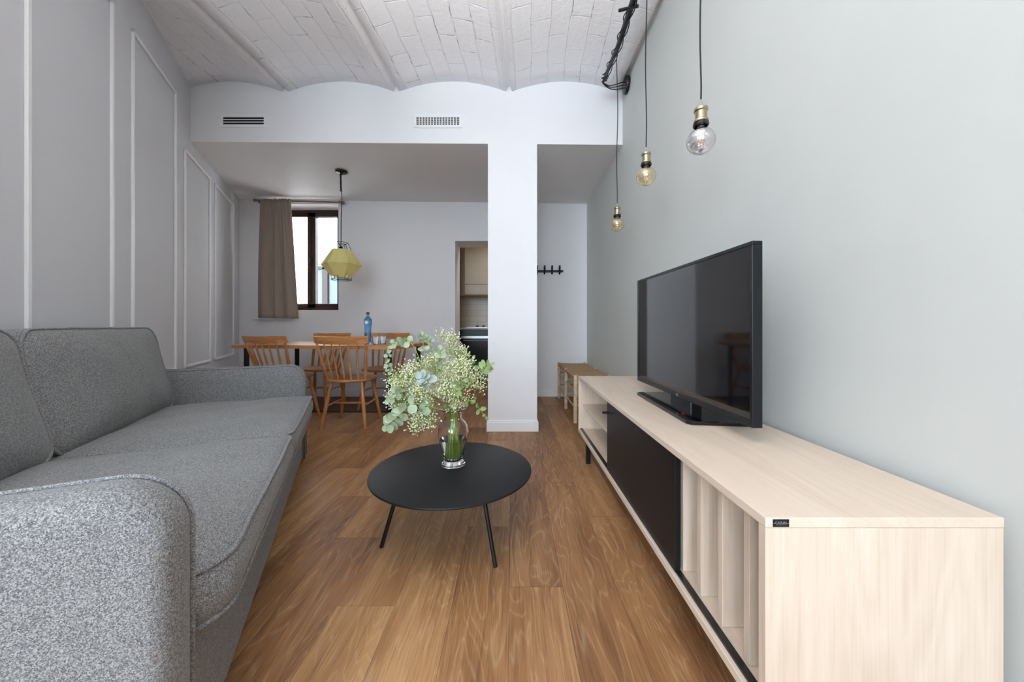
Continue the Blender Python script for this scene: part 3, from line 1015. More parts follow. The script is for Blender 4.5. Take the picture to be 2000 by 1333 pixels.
mb.b2(0.002, 0.05, -0.09, 0.09, 0.012, hz0 + 0.06)
mb.build('stand_neck', M['gloss'], tv, bevel=0.004)
TT = Matrix.Translation((-0.0104, 0.0, hz0 + 0.010)) @ Matrix(((0, 0, -1, 0), (-1, 0, 0, 0), (0, 1, 0, 0), (0, 0, 0, 1)))
text_mesh('LG', 0.016, 0.0004, 'brand_mark', M['silver'], tv, TT)
mb = MB(); mb.box((0.001, -0.03, hz0 - 0.0003), (0.006, 0.016, 0.0012)); mb.build('standby_light', M['led'], tv)

# ------------------------------------------------------------------ round coffee table
ct = empty('coffee_table', (-0.267, 1.580, 0), label='low round black coffee table with three slanted legs', cat='coffee table')
RT, HT = 0.353, 0.295
mb = MB()
mb.lathe([(RT - 0.010, HT - 0.013), (RT - 0.002, HT - 0.009), (RT, HT - 0.005), (RT - 0.001, HT - 0.0015), (RT - 0.004, HT)], 96)
mb.build('table_top', M['tabletop'], ct, smooth=40)
mb = MB(); mb.lathe([(0.20, HT - 0.026), (0.20, HT - 0.013)], 48); mb.build('under_plate', M['steel_black'], ct, smooth=40)
for a in (199, 313, 76):
    a = R(a)
    mb = MB()
    mb.tube([(0.298 * math.cos(a), 0.298 * math.sin(a), 0.0), (0.215 * math.cos(a), 0.215 * math.sin(a), HT - 0.012)], 0.0085, 16)
    mb.build('leg', M['steel_black'], ct, smooth=40)

# ------------------------------------------------------------------ vase with water
VX, VY, VZ = -0.268, 1.612, HT + 0.0005
vase = empty('glass_vase', (VX, VY, VZ), label='clear glass vase on the round black coffee table', cat='vase')
outer = [(0.046, 0.0), (0.054, 0.003), (0.0545, 0.010), (0.047, 0.016), (0.0425, 0.022), (0.0435, 0.035), (0.050, 0.060), (0.059, 0.092), (0.066, 0.125), (0.0685, 0.150),
         (0.066, 0.174), (0.056, 0.194), (0.044, 0.206), (0.0385, 0.216), (0.038, 0.226), (0.043, 0.240), (0.052, 0.250), (0.0585, 0.254)]
inner = [(0.0565, 0.2565), (0.050, 0.2525), (0.0405, 0.242), (0.0352, 0.227), (0.0355, 0.216), (0.041, 0.2035), (0.0535, 0.191), (0.0632, 0.172), (0.0657, 0.150),
         (0.0632, 0.125), (0.0562, 0.093), (0.047, 0.061), (0.040, 0.038), (0.035, 0.028), (0.020, 0.024)]
mb = MB()
mb.lathe(outer + inner, 48)
mb.build('glass_body', M['glass'], vase, smooth=60)
mb = MB()
wl = [(0.020, 0.0246), (0.0346, 0.0284), (0.0396, 0.0384), (0.0466, 0.0614), (0.0558, 0.0932), (0.0622, 0.120)]
mb.lathe(wl, 48)
mb.build('water', M['water'], vase, smooth=60)

# ------------------------------------------------------------------ bouquet
def bez(a, b, c, d, n=14):
    out = []
    for i in range(n + 1):
        t = i / n
        out.append(a * (1 - t) ** 3 + b * 3 * t * (1 - t) ** 2 + c * 3 * t * t * (1 - t) + d * t ** 3)
    return out


BRND = random.Random(42)
NECK = Vector((VX, VY, VZ + 0.222))


def stem_path(tip, rnd, bow=0.10, through=None):
    """from the water through the neck to the tip"""
    a = rnd.uniform(0, 2 * PI)
    foot = Vector((VX + 0.026 * math.cos(a), VY + 0.026 * math.sin(a), VZ + 0.034))
    nk = NECK + Vector((0.020 * math.cos(a + 0.8), 0.020 * math.sin(a + 0.8), 0))
    tip = Vector(tip)
    low = [foot.lerp(nk, i / 5) for i in range(5)]
    d = (nk - foot).normalized()
    L = (tip - nk).length
    mid = nk + d * L * 0.45 + (tip - nk) * 0.12
    pre = through if through else tip + (nk - tip) * 0.35 + Vector((0, 0, bow))
    return low + bez(nk, mid, Vector(pre), tip, 14)


def gyps(tip, spread, count, seed, label, Yo=0.0):
    rnd = random.Random(seed)
    path = stem_path(tip, rnd, 0.06)
    root = empty('babys_breath_stem', path[0], label=label, cat='flower stem')
    o = path[0]
    st, bl = MB(), MB()
    st.tube([p - o for p in path], [0.0016] * 8 + [0.0013] * (len(path) - 8), 5)
    tip = path[-1]
    nb = 15
    per = int(count * 1.7) // nb
    sx, sy, sz = spread
    for i in range(nb):
        f = rnd.uniform(0.45, 1.0)
        k = f * (len(path) - 6) + 5
        a = path[min(int(k), len(path) - 1)]
        g = Vector((rnd.gauss(0, 0.5) * sx, rnd.gauss(0, 0.55) * sy, rnd.gauss(0.0, 0.5) * sz))
        c = tip + g
        midp = a.lerp(c, 0.5) + Vector((rnd.uniform(-.012, .012), rnd.uniform(-.012, .012), 0.006))
        st.tube([a - o, midp - o, c - o], [0.0009, 0.0007, 0.0005], 4)
        for j in range(per):
            q = c + Vector((rnd.gauss(0, 0.017), rnd.gauss(0, 0.017), rnd.gauss(0.004, 0.017)))
            s0 = c.lerp(midp, rnd.uniform(0, 0.6))
            kk = s0.lerp(q, 0.5) + Vector((rnd.uniform(-.003, .003), rnd.uniform(-.003, .003), 0.002))
            st.tube([s0 - o, kk - o, q - o], 0.00042, 3, caps=False)
            r = rnd.uniform(0.0024, 0.0044)
            bl.ball(q - o, r, 1, (1, 1, 0.75), (rnd.uniform(0, 3), rnd.uniform(0, 3), 0))
    st.build('stem', M['twig'], root)
    b = bl.build('blossoms', M['petal'], root, norm=False, smooth=180)
    b['kind'] = 'stuff'
    return root


def leaf(mb, p, d, nrm, L, Wd, cup=0.15):
    """an oval leaf from p along d"""
    d = d.normalized()
    nrm = (nrm - d * nrm.dot(d))
    if nrm.length < 1e-4: nrm = d.orthogonal()
    nrm.normalize()
    s = d.cross(nrm)
    rows = []
    N = 7
    for i in range(N + 1):
        f = i / N
        wd = Wd * math.sqrt(max(0.0, 1 - (2 * f - 1) ** 2)) * (1.05 - 0.1 * f) + 0.0004
        c = p + d * L * f + nrm * (L * cup * (f * f - f) * 1.2)
        rows.append([c - s * wd + nrm * wd * cup, c - s * wd * 0.5 + nrm * wd * cup * 0.3, c, c + s * wd * 0.5 + nrm * wd * cup * 0.3, c + s * wd + nrm * wd * cup])
    mb.rings(rows, False, False, closed=False)


def sprig(pts, size, n, seed, label, mat='euca', start=0.25, slim=0.5, face=None, from_neck=True, name='eucalyptus_sprig', alt=False):
    """leafy sprig: stem through the neck and along pts, paired leaves on the outer part"""
    rnd = random.Random(seed)
    pts = [Vector(p) for p in pts]
    base = stem_path(pts[0], rnd, 0.02)
    root = empty(name, base[0], label=label, cat='leafy sprig')
    o = base[0]
    # smooth outer path (Catmull-Rom)
    P = [base[-4]] + [base[-1]] + pts[1:]
    outer = []
    for i in range(1, len(P) - 1):
        p0, p1, p2 = P[i - 1], P[i], P[i + 1]
        p3 = P[i + 2] if i + 2 < len(P) else p2 + (p2 - p1)
        for k in range(8):
            t = k / 8
            outer.append(0.5 * ((2 * p1) + (p2 - p0) * t + (2 * p0 - 5 * p1 + 4 * p2 - p3) * t * t + (3 * p1 - p0 - 3 * p2 + p3) * t ** 3))
    outer.append(P[-1])
    full = base[:-1] + outer
    st, lf = MB(), MB()
    m = len(full)
    st.tube([p - o for p in full], [0.0019 - 0.0011 * i / m for i in range(m)], 6)
    for i in range(n):
        f = start + (1 - start) * (i + 0.5) / n
        x = f * (len(outer) - 1)
        k = min(int(x), len(outer) - 2)
        p = outer[k].lerp(outer[k + 1], x - k)
        t = (outer[k + 1] - outer[k]).normalized()
        a = rnd.uniform(0, PI)
        side = t.orthogonal().normalized()
        side = Matrix.Rotation(a, 3, t) @ side
        sc = size * (1.15 - 0.5 * f) * rnd.uniform(0.85, 1.15)
        for sg in ((1, -1) if not alt else (1,)):
            d = side * sg + t * rnd.uniform(0.2, 0.6)
            view = Vector((rnd.uniform(-0.6, 0.6), -1.0, rnd.uniform(-0.1, 0.7))) if face is None else Vector(face)
            leaf(lf, p - o + d.normalized() * 0.002, d, view, sc * 2, sc * slim * 2, rnd.uniform(0.05, 0.25))
    lf_last = outer[-1] - outer[-2]
    leaf(lf, outer[-1] - o, lf_last, Vector((0.2, -1, 0.3)), size * 1.3, size * slim * 1.2)
    st.build('stem', M['twig'], root, smooth=180)
    lo = lf.build('leaves', M[mat], root, smooth=180, norm=False)
    return root


GY = [
    ((800, 735, 1.60), (0.055, 0.05, 0.050), 270, "baby's breath spray with cream dots spread high on the bouquet's left"),
    ((845, 712, 1.66), (0.060, 0.05, 0.045), 300, "dense baby's breath spray at the middle of the bouquet's crown"),
    ((893, 688, 1.72), (0.050, 0.05, 0.050), 220, "baby's breath spray rising in front of the kitchen doorway edge"),
    ((925, 745, 1.62), (0.045, 0.05, 0.055), 170, "loose baby's breath spray reaching right before the dark oven"),
    ((820, 775, 1.52), (0.060, 0.05, 0.045), 300, "baby's breath spray hanging left just above the vase neck"),
    ((872, 752, 1.55), (0.060, 0.05, 0.055), 330, "baby's breath spray filling the bouquet's centre above the neck"),
    ((818, 820, 1.50), (0.045, 0.04, 0.042), 220, "baby's breath spray drooping lowest towards the table top"),
    ((880, 664, 1.70), (0.040, 0.04, 0.028), 110, "topmost thin baby's breath spray against the white wall"),
    ((775, 785, 1.56), (0.040, 0.05, 0.050), 220, "leftmost baby's breath spray beside the front dining chair"),
    ((905, 720, 1.58), (0.045, 0.05, 0.050), 240, "baby's breath spray leaning right between two green sprigs"),
    ((885, 785, 1.58), (0.045, 0.04, 0.035), 210, "short baby's breath spray resting on the vase rim"),
    ((770, 740, 1.66), (0.030, 0.04, 0.040), 90, "sparse baby's breath spray crossing the black dining table leg"),
]
for i, (p, sp, n, lb) in enumerate(GY):
    gyps(W(*p), sp, n, 100 + i, lb)

Yb = 1.56
sprig([W(825, 715, Yb), W(806, 674, Yb), W(784, 668, Yb), W(764, 675, Yb), W(757, 700, Yb), W(760, 726, Yb)], 0.0135, 11, 1, 'round leaved green eucalyptus sprig arching over towards the dining table', 'euca', 0.22, 0.46)
sprig([W(840, 740, Yb), W(830, 700, Yb), W(826, 665, Yb), W(825, 655, Yb)], 0.017, 4, 2, 'upright eucalyptus sprig with narrow leaves at the table corner', 'euca', 0.4, 0.34)
sprig([W(855, 730, 1.62), W(848, 700, 1.62), W(840, 672, 1.62), W(839, 664, 1.62)], 0.018, 4, 3, 'upright eucalyptus sprig rising against the white wall', 'euca', 0.3, 0.4)
sprig([W(870, 740, 1.5), W(862, 710, 1.5), W(860, 684, 1.5)], 0.018, 4, 4, 'pale eucalyptus sprig in the middle of the crown', 'euca', 0.3, 0.42)
sprig([W(905, 765, 1.52), W(928, 735, 1.52), W(944, 720, 1.52), W(956, 714, 1.52)], 0.020, 5, 5, 'bright green leafy sprig reaching right across the pillar edge', 'lime', 0.45, 0.26, name='leafy_sprig')
sprig([W(900, 795, 1.54), W(922, 782, 1.54), W(935, 797, 1.54), W(948, 814, 1.54)], 0.0165, 5, 6, 'green sprig of pointed leaves trailing right of the vase neck', 'lime', 0.05, 0.30, name='leafy_sprig')
sprig([W(858, 770, 1.46), W(838, 748, 1.45), W(824, 738, 1.44)], 0.026, 3, 7, 'large silver blue eucalyptus leaves at the bouquet centre left', 'eucablue', 0.35, 0.44)
sprig([W(848, 795, 1.46), W(806, 790, 1.44), W(776, 815, 1.44), W(758, 832, 1.44)], 0.024, 6, 8, 'big pale eucalyptus leaves hanging down at the bouquet lower left', 'euca', 0.25, 0.44)
sprig([W(820, 765, 1.5), W(782, 765, 1.5), W(760, 782, 1.5)], 0.019, 6, 9, 'grey green eucalyptus sprig pointing left over the chair leg', 'euca', 0.3, 0.45)
sprig([W(858, 800, 1.48), W(836, 795, 1.48), W(826, 802, 1.48)], 0.018, 4, 10, 'small curled eucalyptus sprig just left of the vase neck', 'euca', 0.2, 0.45)
sprig([W(885, 790, 1.50), W(890, 760, 1.50), W(905, 745, 1.50)], 0.017, 4, 12, 'fresh green sprig tucked in above the vase opening', 'lime', 0.2, 0.28, name='leafy_sprig')
sprig([W(905, 760, 1.62), W(925, 715, 1.62), W(912, 692, 1.62)], 0.014, 5, 13, 'small green sprig before the dark doorway, highest on the right', 'lime', 0.4, 0.28, name='leafy_sprig')

# thick cut stems standing in the water
for i in range(9):
    a = i * 2.4
    r0, r1 = 0.016 + 0.008 * (i % 3), 0.016
    mb = MB()
    mb.tube([(r0 * math.cos(a), r0 * math.sin(a), 0.030), (r0 * 0.7 * math.cos(a), r0 * 0.7 * math.sin(a), 0.13), (-r1 * math.cos(a), -r1 * math.sin(a), 0.232)], 0.0026, 8)
    o = mb.build('flower_stalk', M['cutstem'], None, smooth=60, loc=(VX, VY, VZ))
    tag(o, 'bright green cut flower stalk standing in the vase water', 'flower stalk', 'cut stalks crowded in the vase')

# ------------------------------------------------------------------ dining table
TA = R(-8.0)
TC = Vector((-1.80, 3.65, 0))
dt = empty('dining_table', TC, TA, 'honey coloured oak dining table with flat black steel legs', 'dining table')
mb = MB(); mb.b2(-0.83, 0.83, -0.40, 0.40, 0.718, 0.75)
mb.build('table_top', M['oak'], dt, bevel=0.003)
for sx in (-1, 1):
    x = sx * 0.735
    for y in (-0.33, 0.33):
        mb = MB(); mb.b2(x - 0.022, x + 0.022, y - 0.010, y + 0.010, 0.0, 0.7085); mb.build('leg', M['steel_black'], dt, bevel=0.0015)
    mb = MB(); mb.b2(x - 0.022, x + 0.022, -0.345, 0.345, 0.7085, 0.7178); mb.build('top_rail', M['steel_black'], dt, bevel=0.001)
    mb = MB(); mb.b2(x - 0.022, x + 0.022, -0.319, 0.319, 0.0, 0.008); mb.build('foot_rail', M['steel_black'], dt, bevel=0.001)


# ------------------------------------------------------------------ stick back chairs
def turned(p0, p1, r0, rm, r1, fm=0.4, n=10, seg=8):
    p0, p1 = Vector(p0), Vector(p1)
    pts, rs = [], []
    for i in range(seg + 1):
        f = i / seg
        pts.append(p0.lerp(p1, f))
        if f < fm:
            g = math.sin(f / fm * PI / 2); rs.append(r0 + (rm - r0) * g)
        else:
            g = math.cos((f - fm) / (1 - fm) * PI / 2); rs.append(r1 + (rm - r1) * g)
    mb = MB()
    mb.tube(pts, rs, n)
    return mb


def make_chair():
    t = empty('dining_chair')
    out = []
    for k in range(48):
        a = 2 * PI * k / 48
        c, s = math.cos(a), math.sin(a)
        e = 2 / 2.7
        x = 0.215 * abs(c) ** e * (1 if c > 0 else -1)
        y = 0.20 * abs(s) ** e * (1 if s > 0 else -1)
        x *= 1.0 + 0.06 * (y / 0.2)
        out.append((x, y))
    rings = []
    for f, z in ((0.90, 0.412), (0.975, 0.420), (1.0, 0.432), (0.985, 0.440), (0.93, 0.4425), (0.8, 0.438), (0.55, 0.432), (0.25, 0.430)):
        rings.append([(x * f, y * f, z) for x, y in out])
    mb = MB(); mb.rings(rings); mb.build('seat', M['oak'], t, smooth=50)
    legs = {}
    for sx in (-1, 1):
        for sy in (-1, 1):
            foot = Vector((sx * 0.195, sy * 0.215, 0.0))
            top = Vector((sx * 0.135, sy * 0.135, 0.418))
            legs[sx, sy] = (foot, top)
            turned(foot, top, 0.0105, 0.0175, 0.011, 0.55).build('leg', M['oak_v'], t, smooth=60)
    at = lambda k, z: legs[k][0].lerp(legs[k][1], z / 0.418)
    for sx in (-1, 1):
        turned(at((sx, -1), 0.20), at((sx, 1), 0.20), 0.006, 0.0095, 0.006, 0.5).build('stretcher', M['oak_v'], t, smooth=60)
    a = at((-1, -1), 0.20).lerp(at((-1, 1), 0.20), 0.42)
    b = at((1, -1), 0.20).lerp(at((1, 1), 0.20), 0.42)
    turned(a, b, 0.006, 0.010, 0.006, 0.5).build('stretcher', M['oak_v'], t, smooth=60)
    # crest rail, ends curved forward
    rows = []
    for i in range(17):
        s = -1 + 2 * i / 16
        x = 0.232 * s
        y = -0.300 + 0.050 * s * s
        hh = 0.036 - 0.004 * s * s
        zc = 0.802 + 0.006 * s * s
        th_ = 0.0085
        nx, ny = -0.10 * s / 0.232 * 2 * 0.5, 1.0
        l = math.hypot(nx, ny); nx, ny = nx / l * th_, ny / l * th_
        lean = 0.010
        rows.append([(x - nx, y - ny + lean, zc - hh), (x + nx, y + ny + lean, zc - hh), (x + nx, y + ny - lean, zc + hh * 0.9), (x, y - lean, zc + hh), (x - nx, y - ny - lean, zc + hh * 0.9)])
    mb = MB(); mb.rings(rows); mb.build('backrest_rail', M['oak'], t, smooth=40, bevel=0.002)
    for i in range(7):
        s = -1 + 2 * i / 6
        xb_ = 0.168 * s
        yb_ = -0.178 + 0.048 * s * s
        xt = 0.212 * s
        yt = -0.292 + 0.050 * s * s * 0.85
        outerp = abs(s) > 0.9
        turned((xb_, yb_, 0.428), (xt, yt, 0.775), 0.0085 if not outerp else 0.012, 0.0105 if not outerp else 0.015, 0.006 if not outerp else 0.0095, 0.33).build('spindle' if not outerp else 'back_post', M['oak_v'], t, smooth=60)
    return t


ch = make_chair()
CH = [
    ((-1.525, 3.38), 3.0, 'wooden stick back chair nearest the camera, tucked under the dining table front'),
    ((-2.235, 3.505), -10.0, 'wooden stick back chair half hidden behind the far sofa armrest'),
    ((-2.23, 4.10), 178.0, 'wooden stick back chair behind the dining table beneath the window'),
    ((-1.49, 4.08), 180.0, 'wooden stick back chair behind the dining table beside the blue bottle'),
]
for i, ((x, y), a, lb) in enumerate(CH):
    c = ch if i == 0 else copy_tree(ch)
    c.location = (x, y, 0.0 if i < 2 else 0.006)
    c.rotation_euler = (0, 0, R(a))
    tag(c, lb, 'chair', 'stick back dining chairs')

# mat under the far side of the table
mt = empty('floor_mat', (-2.12, 4.215, 0), label='dark brown mat on the floor under the far side of the dining table', cat='mat')
mb = MB(); mb.b2(-0.86, 0.86, -0.40, 0.40, 0.0005, 0.005); mb.build('mat_surface', M['mat'], mt)
mb = MB(); mb.b2(-0.86, 0.86, -0.42, -0.40, 0.0005, 0.006); mb.build('edging', M['edging'], mt)

# bottle and tumblers
bt = empty('water_bottle', (*W(718.5, 674, 3.52)[:2], 0.7502), label='blue glass water bottle with dark cap on the dining table', cat='bottle')
prof = [(0.030, 0.0), (0.036, 0.004), (0.0365, 0.02), (0.0355, 0.08), (0.034, 0.15), (0.036, 0.19), (0.0405, 0.205), (0.041, 0.235), (0.037, 0.255), (0.022, 0.272), (0.0135, 0.280), (0.013, 0.305)]
mb = MB(); mb.lathe([(r * 0.94, z * 0.97) for r, z in prof], 28); mb.build('glass_body', M['blueglass'], bt, smooth=50)
mb = MB(); mb.lathe([(0.0145, 0.296), (0.0150, 0.312), (0.0145, 0.316)], 20); mb.build('cap', M['cap'], bt, smooth=40)
mb = MB()
rw = []
for z in (0.198, 0.206, 0.214, 0.222, 0.230):
    q = math.sqrt(max(0, 1 - ((z - 0.214) / 0.0165) ** 2)) * 0.5
    rw.append([(0.0394 * math.cos(R(-90) + q * s), 0.0394 * math.sin(R(-90) + q * s), z) for s in (-1, -0.5, 0, 0.5, 1)])
mb.rings(rw, False, False, closed=False)
mb.build('round_label', M['whitelabel'], bt, smooth=180)
mb = MB(); mb.lathe([(0.0355, 0.092), (0.0352, 0.13), (0.0345, 0.145)], 28, cap0=False, cap1=False)
for i, (px, Y, lb) in enumerate(((736, 3.40, 'clear glass tumbler on the dining table, next to the blue bottle'), (746, 3.50, 'clear glass tumbler on the dining table, farther from the blue bottle'))):
    p = W(px, 674, Y)
    g = MB()
    g.lathe([(0.031, 0.0), (0.036, 0.004), (0.040, 0.085), (0.0385, 0.086), (0.0345, 0.010), (0.02, 0.008)], 28)
    o = g.build('drinking_glass', M['glass'], None, smooth=50, loc=(p.x, p.y, 0.7502))
    tag(o, lb, 'glass', 'tumblers on the dining table')

# ------------------------------------------------------------------ yellow pendant lamp
lx, ly = -1.790, 3.71
zc = plane_z(lx, ly)
pl = empty('pendant_lamp', (lx, ly, 0), label='yellow thread pendant lamp in a black wire frame above the dining table', cat='pendant lamp')
mb = MB(); mb.lathe([(0.055, zc - 0.001), (0.062, zc - 0.006), (0.060, zc - 0.014), (0.05, zc - 0.022), (0.012, zc - 0.026), (0.010, zc - 0.04)], 32); mb.build('ceiling_rose', M['ring'], pl, smooth=40)
mb = MB(); mb.tube([(-0.01, 0, zc - 0.03), (-0.006, 0, zc - 0.20)], 0.009, 10); mb.ball((-0.006, 0, zc - 0.205), 0.012, 2); mb.build('cord_stem', M['ring'], pl, smooth=60)
mb = MB(); mb.tube([(-0.006, 0, zc - 0.20), (0.004, 0.0, zc - 0.27), (-0.004, 0, 2.1), (-0.006, 0, 1.735)], 0.0042, 8); mb.build('cord', M['cord'], pl, smooth=60)
mb = MB(); mb.lathe([(0.008, 1.765), (0.018, 1.755), (0.022, 1.735), (0.022, 1.69)], 16, Matrix.Translation((-0.006, 0, 0))); mb.build('lamp_holder', M['ring'], pl, smooth=40)


def hexring(r, z, n=6, a0=0.26):
    return [Vector((r * math.cos(a0 + 2 * PI * k / n), r * math.sin(a0 + 2 * PI * k / n), z)) for k in range(n)]


rA, rB, rC, rD, rE = hexring(0.062, 1.802), hexring(0.095, 1.727), hexring(0.193, 1.567), hexring(0.098, 1.452), hexring(0.098, 1.412)
rD2 = hexring(0.098, 1.425)
mb = MB()
for ring in (rA, rC, rE, rD2):
    for k in range(6):
        mb.tube([ring[k], ring[(k + 1) % 6]], 0.0028, 6)
for a, b in ((rA, rB), (rB, rC), (rC, rD), (rD, rE)):
    for k in range(6):
        mb.tube([a[k], b[k]], 0.0026, 6)
for k in (0, 2, 4):
    mb.tube([rA[k], Vector((-0.006, 0, 1.76))], 0.0022, 6)
mb.build('wire_frame', M['steel_black'], pl, smooth=60)


def sub_ring(ring, m=8, sag=0.0):
    out = []
    for k in range(6):
        for j in range(m):
            p = ring[k].lerp(ring[(k + 1) % 6], j / m)
            out.append(p)
    return out


rings = []
for a, b, n_ in ((rB, rC, 6), (rC, rD, 6)):
    for i in range(n_ + (1 if a is rC else 0)):
        f = i / n_
        rings.append([p.lerp(q, f) * 1.0 for p, q in zip(sub_ring(a), sub_ring(b))])
rings = [[Vector((p.x * 1.035, p.y * 1.035, p.z)) for p in rg] for rg in rings]
mb = MB(); mb.rings(rings, False, False); so = mb.build('lamp_shade', M['thread'], pl, smooth=30)
mb = MB(); mb.lathe([(0.012, 1.70), (0.028, 1.66), (0.034, 1.62), (0.026, 1.585), (0.01, 1.575)], 20, Matrix.Translation((-0.006, 0, 0))); mb.build('bulb', M['socket'], pl, smooth=60)

# ------------------------------------------------------------------ curtain and rod
rod = empty('curtain_rod', (-2.75, 4.56, 2.535), label='taupe curtain rod with finials above the window', cat='curtain rod')
mb = MB(); mb.tube([(-0.55, 0, 0.018), (0.56, 0, -0.012)], 0.013, 12); mb.build('rod', M['rod'], rod, smooth=40)
for s in (-1, 1):
    mb = MB(); mb.ball((s * 0.57, 0, 0.018 if s < 0 else -0.013), 0.02, 2, (1.2, 1, 1)); mb.build('finial', M['rod'], rod, smooth=60)
    mb = MB(); mb.b2(s * 0.52 - 0.008, s * 0.52 + 0.008, -0.004, 0.089, -0.012, 0.012); mb.build('bracket', M['rod'], rod, bevel=0.002)
mb = MB()
nx, nz = 90, 26
rows = []
for j in range(nz + 1):
    v = j / nz
    z = 2.560 - v * 1.525
    x0 = -3.235 - 0.045 * math.sin(v * 1.6) + 0.01 * v
    x1 = -2.85 + 0.105 * v ** 0.8
    row = []
    for i in range(nx + 1):
        u = i / nx
        tight = 1 - v
        fold = 0.020 * math.sin(u * 2 * PI * 3.2 + 1.2 + 0.5 * math.sin(v * 3)) * (0.35 + 0.65 * v)
        fold += 0.010 * math.sin(u * 2 * PI * 9 + 0.6) * tight ** 2 * (1.3 if u > 0.45 else 0.4)
        fold += 0.022 * math.exp(-((u - 0.43 + 0.05 * v) / 0.035) ** 2) + 0.014 * math.exp(-((u - 0.60) / 0.03) ** 2) * (0.4 + v * 0.6)
        xx = x0 + (x1 - x0) * u
        row.append((xx, 4.545 + fold - 0.012, z - 0.012 * u * v))
    rows.append(row)
mb.rings(rows, False, False, closed=False)
o = mb.build('curtain', M['curtain'], None, smooth=180, norm=False)
m = o.modifiers.new('thick', 'SOLIDIFY'); m.thickness = 0.003
tag(o, 'taupe linen curtain gathered at the left of the window', 'curtain')

# ------------------------------------------------------------------ rush bench
bn = empty('rush_bench', (0.775, 3.98, 0), label='low wooden bench with woven rush seat by the far right wall', cat='bench')
bx, by = 0.165, 0.60
mb = MB()
rows = []
for i in range(25):
    y = -by + 2 * by * i / 24
    f = 1 - 0.0
    row = []
    for k, (x, z) in enumerate(((-bx - 0.012, 0.415), (-bx - 0.016, 0.435), (-bx, 0.450), (-bx * 0.5, 0.447), (0, 0.444), (bx * 0.5, 0.447), (bx, 0.450), (bx + 0.012, 0.435), (bx + 0.01, 0.415), (0, 0.41))):
        row.append((x, y, z + 0.002 * math.sin(y * 40 + k)))
    rows.append(row)
mb.rings(rows); mb.build('woven_seat', M['rush'], bn, smooth=50)
rb = random.Random(8)
for y in (-by + 0.0, 0.0, by - 0.0):
    for x in (-bx, bx):
        mb = MB()
        pts = [(x + rb.uniform(-.002, .002), y * 0.985 + rb.uniform(-.002, .002), z) for z in (0, 0.1, 0.2, 0.3, 0.4, 0.458)]
        mb.tube(pts, [0.0185, 0.020, 0.0195, 0.0205, 0.020, 0.018], 12)
        mb.build('leg', M['bench'], bn, smooth=60)
for z in (0.14, 0.30):
    for x in (-bx, bx):
        for y0, y1 in ((-by, 0), (0, by)):
            mb = MB(); mb.tube([(x, y0 * 0.97, z), (x, y1 * 0.97, z + 0.003)], 0.0095, 8); mb.build('rung', M['bench'], bn, smooth=60)
    for y in (-by * 0.985, 0, by * 0.985):
        mb = MB(); mb.tube([(-bx, y, z + 0.03), (bx, y, z + 0.03)], 0.0095, 8); mb.build('rung', M['bench'], bn, smooth=60)

# ------------------------------------------------------------------ coat rack
cr = empty('coat_rack', (0.44, BW, 1.648), label='black coat rack with upright pegs on the far wall right of the pillar', cat='coat rack')
mb = MB(); mb.b2(-0.27, 0.232, -0.018, -0.001, -0.014, 0.014); mb.build('rail', M['steel_black'], cr, bevel=0.002)
for i in range(6):
    x = 0.182 - i * 0.098
    if x < -0.26: break
    mb = MB()
    mb.tube([(x, -0.012, -0.036), (x, -0.026, -0.030), (x, -0.034, 0.0), (x, -0.040, 0.04), (x, -0.048, 0.072)], [0.009, 0.0125, 0.013, 0.013, 0.011], 10)
    mb.build('hook', M['steel_black'], cr, smooth=60)

# ------------------------------------------------------------------ air vents on the bulkhead
def vent(x0, x1, z0, z1, grid, label):
    cx, cz = (x0 + x1) / 2, (z0 + z1) / 2
    t = empty('air_vent', (cx, BF, cz), label=label, cat='air vent')
    w_, h_ = (x1 - x0), (z1 - z0)
    mb = MB(); mb.b2(-w_ / 2, w_ / 2, -0.0016, -0.0004, -h_ / 2, h_ / 2); mb.build('shade_plate', M['dark'], t)  # flat black sheet on the wall face, stands in for the vent's dark depth
    f = 0.024
    mb = MB()
    mb.b2(-w_ / 2 - f, w_ / 2 + f, -0.006, -0.0004, h_ / 2, h_ / 2 + f)
    mb.b2(-w_ / 2 - f, w_ / 2 + f, -0.006, -0.0004, -h_ / 2 - f, -h_ / 2)
    mb.b2(-w_ / 2 - f, -w_ / 2, -0.006, -0.0004, -h_ / 2, h_ / 2)
    mb.b2(w_ / 2, w_ / 2 + f, -0.006, -0.0004, -h_ / 2, h_ / 2)
    mb.build('frame', M['trim'], t, bevel=0.001)
    n = 3 if not grid else 4
    mb = MB()
    for i in range(n + 1):
        z = -h_ / 2 + h_ * i / n
        mb.box((0, -0.0035, z), (w_, 0.004, 0.0062 if not grid else 0.0062))
    if grid:
        k = 15
        for i in range(1, k):
            x = -w_ / 2 + w_ * i / k
            mb.box((x, -0.0048, 0), (0.008, 0.0016, h_))
    o = mb.build('louvres', M['trim'], t)
    return t


vent(-2.545, -2.185, 2.703, 2.772, False, 'white slotted air vent on the left of the bulkhead')
vent(-0.842, -0.465, 2.700, 2.770, True, 'white grid air vent on the bulkhead near the pillar')

